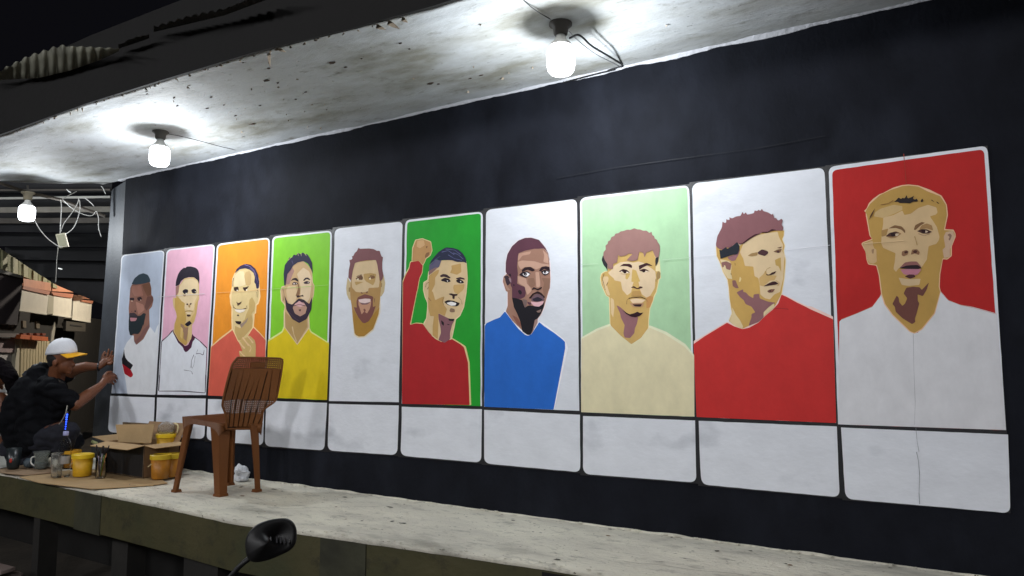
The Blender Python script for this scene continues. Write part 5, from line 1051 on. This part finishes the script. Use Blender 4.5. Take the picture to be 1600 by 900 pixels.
bm = NB(); lathe(bm, p, [(.034, 0), (.040, .02), (.048, .14), (.046, .14), (.036, .02)], 24); link('tumbler_body', bm, mat('smoky_plastic', '#23282a', .3), dk, True)
bm = NB(); q = p + Vector((.028, -.030, .06)); ball(bm, q, (.013, .008, .017), 12); link('red_patch', bm, mat('red_sticker', '#b03428', .5), dk, True)
bm = NB(); q = G(44, 736) + Vector((.05, .05, .02)); ball(bm, q + Vector((0, 0, .016)), (.085, .035, .026), 16); ball(bm, q + Vector((-.06, -.04, .035)), (.04, .04, .035), 16)
tag(link('grey_shoe', bm, mat('grey_shoe', '#3f4a52', .6, .3, 20, .1, 9), None, True), 'grey shoe lying behind the glass mug', 'shoe')
bm = NB(); prism(bm, [G(-14, 738) + Vector((0, 0, .02)), G(12, 735) + Vector((0, 0, .022)), G(3, 727) + Vector((0, 0, .08)), G(-14, 727) + Vector((0, 0, .085))], (0, .004, .002)); tag(link('paper_sheet', bm, mat('white_paper', '#b9bab2', .8)), 'folded white paper at the far left end of the stage', 'paper')
# brush lying on the floor, small items
lb = thing('wire_and_brush', 'thin brush with a looped dark wire lying on the stage', 'brush', G(215, 759))
bm = NB(); tube(bm, curve([G(238, 756) + Vector((0, 0, .006)), G(215, 757) + Vector((0, 0, .006)), G(204, 757.5) + Vector((0, 0, .006)), G(203, 760) + Vector((0, 0, .006)), G(212, 761) + Vector((0, 0, .006))], 6), .003, 6); link('wire', bm, M_black, lb, True)
bm = NB(); tube(bm, [G(207, 759.5) + Vector((0, 0, .006)), G(240, 760) + Vector((0, 0, .006))], .004, 6); link('handle', bm, mat('pale_wood', '#b99b6c', .6), lb, True)
# white plastic bag
bm = NB(); c = G(377, 752) + Vector((0, 0, .05))
bmesh.ops.create_icosphere(bm, subdivisions=4, radius=.06, matrix=Matrix.Translation(c) @ Matrix.Diagonal((.9, .6, .85, 1)))
for v in bm.verts:
    q = v.co - c; v.co += q.normalized() * (.022 * noise.noise(v.co * 28) + .012 * abs(noise.noise(v.co * 60)))
    if v.co.z < ZF + .003: v.co.z = ZF + .003
tag(link('plastic_bag', bm, mat('crumpled_white_plastic', '#c9ccd2', .35, .2, 60)), 'crumpled white plastic bag behind the chair leg', 'plastic bag')
# crushed clear bowl on the raised pot
bm = NB(); p = G(248, 741) + Vector((.02, .03, .277)); lathe(bm, p, [(.05, 0), (.058, .02), (.052, .055), (.030, .075), (.005, .08), (.003, .077), (.028, .072), (.050, .053), (.056, .02), (.048, .003)], 20, capb=False)
tag(link('plastic_bowl', bm, M_milk, None, True), 'clear plastic bowl upside down on the pot in the box', 'bowl')
bm = NB(); tube(bm, curve([p + Vector((.045, .03, .07)), p + Vector((.07, .04, .05)), p + Vector((.065, .04, .0))], 5), .005, 6); tag(link('pale_strap', bm, M_pal, None, True), 'pale curled strap hanging beside the plastic bowl', 'strap')
bm = NB(); q = at(148, 691, 5.6); tube(bm, [q - RGT * .022 + UPV * .006, q + RGT * .018 - UPV * .010], .012, 10); tag(link('tape_roll', bm, mat('pale_green_tape', '#aeb07c', .5), None, True), 'small pale roll on the ground beside the painter', 'tape')

# ---------------------------------------------------------------- people
M_skin = mat('dark_brown_skin', '#6b4029', .5, .2, 60, .15, 14, spec=.4); M_shirt = mat('black_shirt', '#0c0d11', .85, .2, 70, .2, 6, spec=.12); M_jeans = mat('navy_trousers', '#10121f', .85, .3, 60, .2, 6)
pr_ = thing('person', 'painter crouching at the wall end in black shirt and white cap with yellow brim', 'person', at(60, 735, 5.4))
def pp(x, y, d): return at(x, y, d)
shR, elR, wrR = pp(84, 606, 5.28), pp(117, 632, 5.30), pp(158, 602, 5.55)
shL, elL, wrL = pp(92, 594, 5.72), pp(118, 577, 5.72), pp(154, 573, 5.76)
bm = NB()
hc = pp(97, 560, 5.45); u_ = .0049                      # metres per photo pixel at the painter
F_ = (RGT * .93 - UPV * .12 - FWD * .12).normalized(); S_ = FWD; U_ = F_.cross(S_) if F_.cross(S_).z > 0 else -F_.cross(S_)
R3 = Matrix((F_, S_, U_)).transposed()
ball(bm, hc + U_ * .022 - F_ * .012, (.098, .074, .095), 24, R3)          # skull
ball(bm, hc + F_ * .030 - U_ * .045, (.066, .056, .070), 20, R3)          # face
ball(bm, hc + F_ * .062 - U_ * .090, (.027, .032, .024), 14, R3)          # chin
limb(bm, hc + F_ * .078 - U_ * .005, hc + F_ * .101 - U_ * .036, .009, .014, 10)   # nose
ball(bm, hc + F_ * .088 - U_ * .062, (.014, .022, .008), 10, R3); ball(bm, hc + F_ * .086 - U_ * .074, (.014, .021, .008), 10, R3)
ball(bm, hc + F_ * .070 + U_ * .012, (.022, .050, .012), 12, R3)          # brow
for s in (-1, 1): ball(bm, hc - F_ * .010 + S_ * .070 * s - U_ * .028, (.020, .010, .030), 12, R3)
limb(bm, hc - F_ * .02 - U_ * .05, pp(86, 598, 5.5), .055, .062)
limb(bm, pp(74, 612, 5.5), pp(84, 604, 5.5), .09, .07)
limb(bm, shR, elR, .052, .043); limb(bm, elR, pp(138, 617, 5.42), .046, .042); limb(bm, pp(138, 617, 5.42), wrR, .042, .027)
limb(bm, shL, elL, .05, .044); limb(bm, elL, pp(134, 573, 5.74), .044, .040); limb(bm, pp(134, 573, 5.74), wrL, .040, .027)
def hand(bm, wr, palm_c, fingers, thumb, rp=.028):
    limb(bm, wr, palm_c, .026, .030)
    for f in fingers:
        for k, (a_, b_) in enumerate(zip(f, f[1:])): limb(bm, a_, b_, .0115 - .0012 * k, .0105 - .0012 * k, 8)
    for k, (a_, b_) in enumerate(zip(thumb, thumb[1:])): limb(bm, a_, b_, .0125 - .001 * k, .0115 - .001 * k, 8)
# right hand resting against the panel edge, fingers curled round the brush
pc = pp(166, 592, 5.62)
fs = [[pp(170, 586.5, 5.64), pp(177, 584, 5.70), pp(182, 588, 5.74)], [pp(171, 589.5, 5.63), pp(179, 588, 5.69), pp(183, 592, 5.73)], [pp(171, 593, 5.62), pp(178, 593, 5.68), pp(181, 597, 5.71)], [pp(169, 596.5, 5.61), pp(174, 597, 5.66), pp(177, 600, 5.68)]]
hand(bm, wrR, pc, fs, [pp(162, 588, 5.60), pp(168, 582, 5.63), pp(174, 581, 5.67)])
pc = pp(163, 566, 5.80)
fs = [[pp(166, 560, 5.81), pp(169, 553, 5.82), pp(170, 546, 5.82)], [pp(168.5, 562, 5.80), pp(173, 556, 5.80), pp(175, 549, 5.80)], [pp(170, 565, 5.79), pp(175, 561, 5.79), pp(177, 556, 5.79)], [pp(169, 569, 5.78), pp(174, 568, 5.78), pp(176, 565, 5.78)]]
hand(bm, wrL, pc, fs, [pp(160, 562, 5.80), pp(161, 555, 5.81), pp(164, 550, 5.82)])
# legs under the clothes
limb(bm, pp(50, 690, 5.5), pp(100, 672, 5.25), .09, .065); limb(bm, pp(100, 672, 5.25), pp(92, 722, 5.35), .055, .04)
limb(bm, pp(46, 640, 5.5), pp(50, 690, 5.5), .12, .13); limb(bm, pp(74, 612, 5.5), pp(46, 640, 5.5), .10, .12)
fuse('body', bm, M_skin, pr_, .0052, 3)
# hair under the cap
bm = NB(); ball(bm, hc - F_ * .032 + U_ * .0, (.083, .079, .068), 24, R3); ball(bm, hc - F_ * .055 - U_ * .035, (.045, .066, .045), 20, R3); fuse('hair', bm, mat('black_hair', '#0c0a0b', .8, .5, 120), pr_, .006, 3)
# shirt
bm = NB()
limb(bm, pp(40, 688, 5.5), pp(38, 645, 5.5), .150, .165); limb(bm, pp(38, 645, 5.5), pp(54, 612, 5.5), .165, .150); limb(bm, pp(54, 612, 5.5), pp(72, 596, 5.5), .150, .100)
limb(bm, pp(50, 600, 5.5), pp(66, 580, 5.5), .085, .070)
limb(bm, pp(76, 594, 5.5), pp(86, 588, 5.5), .085, .070); limb(bm, pp(66, 665, 5.45), pp(70, 620, 5.45), .12, .12)
limb(bm, pp(72, 604, 5.38), shR, .078, .066); limb(bm, shR, pp(112, 628, 5.29), .066, .057)
limb(bm, pp(82, 596, 5.68), pp(102, 588, 5.73), .075, .062)
limb(bm, pp(60, 690, 5.5), pp(50, 700, 5.5), .14, .14)
limb(bm, pp(60, 622, 5.46), pp(66, 680, 5.44), .14, .17); limb(bm, pp(84, 612, 5.42), pp(88, 652, 5.42), .10, .09); limb(bm, pp(100, 620, 5.36), pp(94, 640, 5.38), .07, .07)
sh = fuse('shirt', bm, M_shirt, pr_, .009, 10, .020, 7)
bm = NB(); limb(bm, pp(62, 570.5, 5.52), pp(50, 583, 5.5), .028, .05); limb(bm, pp(50, 583, 5.5), pp(36, 600, 5.48), .05, .035); limb(bm, pp(62, 570.5, 5.52), pp(72, 578, 5.52), .028, .03); fuse('hood', bm, mat('shiny_dark_cloth', '#1e2128', .5, .3, 30, .2, 12), pr_, .007, 6, .022, 14)
# trousers
bm = NB(); limb(bm, pp(46, 698, 5.5), pp(104, 676, 5.22), .125, .085); limb(bm, pp(104, 676, 5.22), pp(92, 728, 5.3), .078, .058)
limb(bm, pp(46, 698, 5.6), pp(112, 690, 5.7), .125, .085); limb(bm, pp(112, 690, 5.7), pp(98, 732, 5.75), .075, .058); limb(bm, pp(20, 705, 5.5), pp(46, 700, 5.5), .11, .12); limb(bm, pp(20, 712, 5.5), pp(60, 722, 5.4), .09, .06)
fuse('trousers', bm, M_jeans, pr_, .009, 4, .012, 8)
bm = NB(); limb(bm, pp(92, 731, 5.3), pp(112, 733, 5.25), .040, .032); limb(bm, pp(98, 733, 5.75), pp(120, 735, 5.7), .040, .032); fuse('shoes', bm, mat('black_shoes', '#101012', .6), pr_, .008, 3)
# cap
cp = NB(); n1, n2 = 28, 10; rows = []; cc = hc + U_ * .036 - F_ * .012; F0_, U0_ = F_, U_; F_ = (RGT * .95 + UPV * .03 - FWD * .12).normalized(); U_ = F_.cross(S_).normalized(); U_ = U_ if U_.z > 0 else -U_
M_capw = mat('white_cap_cloth', '#d2d4da', .75, .2, 120, .05, 12)
for j in range(n2 + 1):
    el = j / n2 * math.pi / 2; r = []
    for i in range(n1):
        a_ = 2 * math.pi * i / n1; ca, sa_ = math.cos(a_), math.sin(a_)
        rr = math.cos(el) ** (.72 if ca > 0 else .9); hh_ = .114 * math.sin(el)
        q = cc + F_ * (.120 * ca * rr + .012 * math.sin(el)) + S_ * (.088 * sa_ * rr) + U_ * (hh_ + .004 * abs(math.cos(3 * a_)) * math.cos(el) - .012 * (ca < 0) * (1 - math.sin(el)) * -ca)
        r.append(cp.verts.new(q))
    rows.append(r)
for a_, b_ in zip(rows, rows[1:]):
    for i in range(n1): cp.faces.new((a_[i], a_[(i + 1) % n1], b_[(i + 1) % n1], b_[i]))
bmesh.ops.remove_doubles(cp, verts=cp.verts[:], dist=.0005); bmesh.ops.solidify(cp, geom=cp.faces[:], thickness=.003)
cap = link('cap', cp, M_capw, pr_, True)
cp = NB(); ball(cp, cc + U_ * .114 + F_ * .012, .006, 10); o_ = link('cap_button', cp, M_capw, cap, True); o_.matrix_parent_inverse = Matrix.Identity(4)
cp = NB(); up, dn = [], []
nb = 16
for j in range(6):
    t_ = j / 5; ru, rd = [], []
    for i in range(nb + 1):
        a_ = -1.15 + 2.3 * i / nb; R0 = Vector((.114 * math.cos(a_), .086 * math.sin(a_))); L1 = .092 * (math.cos(a_ * 1.02) ** .55 if math.cos(a_ * 1.02) > 0 else 0)
        q = cc + F_ * (R0.x + L1 * t_) + S_ * (R0.y * (1 + .05 * t_)) + U_ * (.006 - .012 * t_ - .026 * (math.sin(a_) ** 2) * (.3 + .7 * t_))
        ru.append(cp.verts.new(q)); rd.append(cp.verts.new(q - U_ * .004))
    up.append(ru); dn.append(rd)
for j in range(5):
    for i in range(nb): cp.faces.new((up[j][i], up[j + 1][i], up[j + 1][i + 1], up[j][i + 1])); cp.faces.new((dn[j][i], dn[j][i + 1], dn[j + 1][i + 1], dn[j + 1][i]))
for i in range(nb): cp.faces.new((up[5][i], dn[5][i], dn[5][i + 1], up[5][i + 1]))
for j in range(5):
    for i in (0, nb): cp.faces.new((up[j][i], up[j + 1][i], dn[j + 1][i], dn[j][i]))
o_ = link('cap_brim', cp, mat('yellow_brim_cloth', '#e2a410', .6, .15, 120), cap, True); o_.matrix_parent_inverse = Matrix.Identity(4)
bm = NB(); tube(bm, curve([pp(105, 634, 5.13), pp(103, 644, 5.1), pp(98, 655, 5.1), pp(92, 663, 5.1)], 6), .0035, 6); link('zip', bm, mat('pale_zip', '#8f8c80', .4), pr_, True)
me_ = mat('blue_led', '#2a50ff', .4, emit=4.0); led = thing('led_stick', 'row of tiny blue lights hanging at the hip of the painter', 'led light', pp(104, 660, 5.12))
bm = NB(); tube(bm, [pp(104.6, 643, 5.12), pp(101.5, 674, 5.12)], .009, 8); link('led_body', bm, mat('dark_led_body', '#0c1030', .4), led, True)
for i in range(7):
    bm = NB(); ball(bm, pp(104.8 - i * .45, 648 + i * 3.7, 5.105), .0065 - .0004 * i, 8); link('led_dot', bm, me_, led, True)
bm = NB(); tube(bm, curve([wrL + (RGT * 0 + UPV * .034), wrL + RGT * .012 - FWD * .036, wrL - UPV * .034, wrL + RGT * -.008 + FWD * .036, wrL + UPV * .034], 5), .006, 8); link('wristband', bm, mat('metal_wristband', '#3a3c40', .3, metal=.8), pr_, True)
bm = NB(); tube(bm, [pp(170, 599, 5.62), pp(181, 588, 5.73), pp(186, 582, 5.76)], [.003, .003, .002], 6); tag(link('paint_brush', bm, mat('thin_pale_brush', '#b8a888', .5), None, True), 'thin brush held by the crouching painter at the first portrait', 'brush')
# second person at the left border
p2 = thing('person', 'dark haired person in a white shirt half cut off behind the painter', 'person', pp(-10, 735, 6.2))
bm = NB(); ball(bm, pp(-6, 582, 6.2), (.08, .085, .11), 20); ball(bm, pp(-1, 590, 6.18), (.06, .06, .075), 16); limb(bm, pp(-6, 600, 6.2), pp(-8, 616, 6.2), .05, .06)
limb(bm, pp(-30, 640, 6.2), pp(-14, 618, 6.2), .12, .11); limb(bm, pp(-22, 690, 6.2), pp(-30, 640, 6.2), .14, .13); limb(bm, pp(2, 622, 6.05), pp(10, 665, 6.0), .05, .042); limb(bm, pp(10, 665, 6.0), pp(30, 690, 5.9), .04, .028)
limb(bm, pp(30, 690, 5.9), pp(36, 695, 5.9), .028, .024)
for k in range(4): limb(bm, pp(36, 692 + k * 2.2, 5.9), pp(43, 694 + k * 2.6, 5.9), .009, .008, 8)
limb(bm, pp(34, 690, 5.88), pp(38, 686, 5.86), .010, .009, 8); limb(bm, pp(-14, 690, 6.2), pp(30, 712, 6.0), .08, .07); limb(bm, pp(30, 712, 6.0), pp(24, 745, 6.0), .06, .045)
fuse('body', bm, M_skin, p2, .007, 3)
bm = NB(); limb(bm, pp(-24, 690, 6.2), pp(-24, 640, 6.2), .17, .165); limb(bm, pp(-24, 640, 6.2), pp(-12, 620, 6.2), .165, .11); limb(bm, pp(-6, 622, 6.1), pp(8, 655, 6.02), .085, .07); fuse('shirt', bm, mat('white_shirt', '#b6b9ba', .8, .25, 60, .1, 8), p2, .009, 4, .016, 10)
bm = NB(); ball(bm, pp(-10, 578, 6.22), (.105, .11, .125), 24); limb(bm, pp(4, 575, 6.1), pp(17, 590, 5.98), .07, .06); limb(bm, pp(17, 590, 5.98), pp(20, 618, 5.98), .06, .035); fuse('hair', bm, mat('long_black_hair', '#0c090c', .95, .3, 100, spec=.05), p2, .008, 3, .01, 14)
bm = NB(); limb(bm, pp(-20, 700, 6.2), pp(32, 714, 6.0), .11, .09); limb(bm, pp(32, 714, 6.0), pp(25, 748, 6.0), .075, .06); fuse('trousers', bm, M_jeans, p2, .01, 3)

# ---------------------------------------------------------------- motorbike mirror in the foreground
DM = 1.75; mm = thing('motorbike_mirror', 'black motorbike mirror on a thin stem in the foreground', 'mirror', at(360, 960, DM))
OV = [(386, 868), (384, 855), (385, 842), (391, 830), (402, 820), (418, 813.5), (436, 810.5), (449, 811), (458, 817), (462.5, 827), (463, 840), (460, 851), (452, 860), (436, 868), (418, 875), (402, 878), (392, 876)]
M_hous = mat('glossy_black_plastic', '#08080a', .55, .06, 30)
OVs = [(p.x, p.y) for p in curve([(x, y, 0) for x, y in OV + OV[:1]], 4)][:-1]; cx_ = sum(p[0] for p in OVs) / len(OVs); cy_ = sum(p[1] for p in OVs) / len(OVs)
tilt = lambda x, y: (x - cx_) * .0006 - (y - cy_) * .0003
bm = NB(); rings = []
for s, dd in ((1.0, .012), (1.02, .0), (1.0, -.008), (.94, -.013), (.80, -.0155), (.45, -.0165), (.15, -.017)):
    rings.append([bm.verts.new(at(cx_ + (x - cx_) * s, cy_ + (y - cy_) * s, DM + dd + tilt(x, y))) for x, y in OVs])
for a_, b_ in zip(rings, rings[1:]):
    for k in range(len(OVs)): bm.faces.new((a_[k], a_[(k + 1) % len(OVs)], b_[(k + 1) % len(OVs)], b_[k]))
bm.faces.new(rings[-1]); bm.faces.new(rings[0][::-1]); link('mirror_housing', bm, M_hous, mm, True)
M_rib = mat('lit_rib', '#8c8c90', .35)  # paler grey puts the light caught by the left ribs into the colour
for i, (x, h) in enumerate(((405, 5), (412, 9), (418, 9), (423, 8), (433, 8), (439, 8), (445, 8), (451, 7))):
    bm = NB(); y0 = 838 + .2 * i; obox(bm, at(x + 0, y0 + h / 2 + 1, DM - .017), RGT * .0014, FWD * .003, UPV * (h / 2 / FOC * DM)); bmesh.ops.bevel(bm, geom=bm.edges[:], offset=.0006, segments=1); link('rib', bm, M_rib if i in (1, 2, 3) else mat('unlit_rib', '#3c3c40', .4), mm)
for (x, y, w_, h) in ((389.5, 866, .0018, .0075), (405, 871, .003, .004)):  # two pale bits painted in for small highlights on the housing
    bm = NB(); obox(bm, at(x, y, DM - .012), RGT * w_, FWD * .003, UPV * h); bmesh.ops.bevel(bm, geom=bm.edges[:], offset=.0007, segments=1); link('highlight_bit', bm, mat('pale_highlight', '#c8c8c8', .3, metal=.6), mm)
bm = NB(); tube(bm, curve([at(389, 873, DM + .004), at(380, 880, DM), at(368, 892, DM), at(352, 915, DM), at(345, 960, DM), at(345, 1010, DM)], 6), .0065, 10); link('stem', bm, M_hous, mm, True)
hb = thing('motorbike_handlebar', 'black handlebar carrying the mirror below the picture', 'handlebar', at(345, 1010, DM))
q = at(345, 1012, DM); bm = NB(); tube(bm, curve([q - RGT * .12 - FWD * .05, q, q + RGT * .2 - FWD * .03, q + RGT * .45 - FWD * .1], 6), .012, 12); link('bar', bm, M_hous, hb, True)
bm = NB(); tube(bm, [q - RGT * .24 - FWD * .08, q - RGT * .12 - FWD * .05], .018, 14); link('grip', bm, mat('rubber_grip', '#101010', .9), hb, True)
bm = NB(); tube(bm, [q + RGT * .3 - FWD * .06, Vector(((q + RGT * .34).x, (q + RGT * .34).y, ZG + .3))], .03, 12); link('steering_column', bm, M_hous, hb, True)
c = Vector(((q + RGT * .36).x, (q + RGT * .36).y, ZG + .28)); bm = NB()
for k in range(24):
    a_ = 2 * math.pi * k / 24
tube(bm, [c + RGT * (.24 * math.cos(2 * math.pi * k / 24)) + Vector((0, 0, .24 * math.sin(2 * math.pi * k / 24))) for k in range(25)], .04, 8); link('tyre', bm, MATS['rubber_grip'], hb, True)
# pale slabs on the ground at the lower left corner
for (pts, zz, lb_) in (([(-30, 872), (24, 886), (2, 893), (-30, 896)], -.80, 'upper pale slab lying in the dark at the lower left corner'), ([(-30, 895), (28, 892), (36, 896), (20, 915), (-30, 925)], -.86, 'lower pale slab lying in the dark at the lower left corner')):
    bm = NB(); prism(bm, [on_z(x, y, zz) for x, y in pts], (0, 0, -.02)); o_ = tag(link('stone_slab', bm, mat('pinkish_slab', '#8a7a74', .8, .3, 15, .2, 5)), lb_, 'slab')
    bm = NB(); c_ = on_z(-5, 888, zz); box(bm, (c_.x - .12, c_.y - .1, ZG), (c_.x - .02, c_.y + .0, zz - .021)); l_ = link('block_under', bm, M_post, o_); l_.matrix_parent_inverse = Matrix.Identity(4)
for m_ in list(bpy.data.meshes):
    if m_.users == 0: bpy.data.meshes.remove(m_)
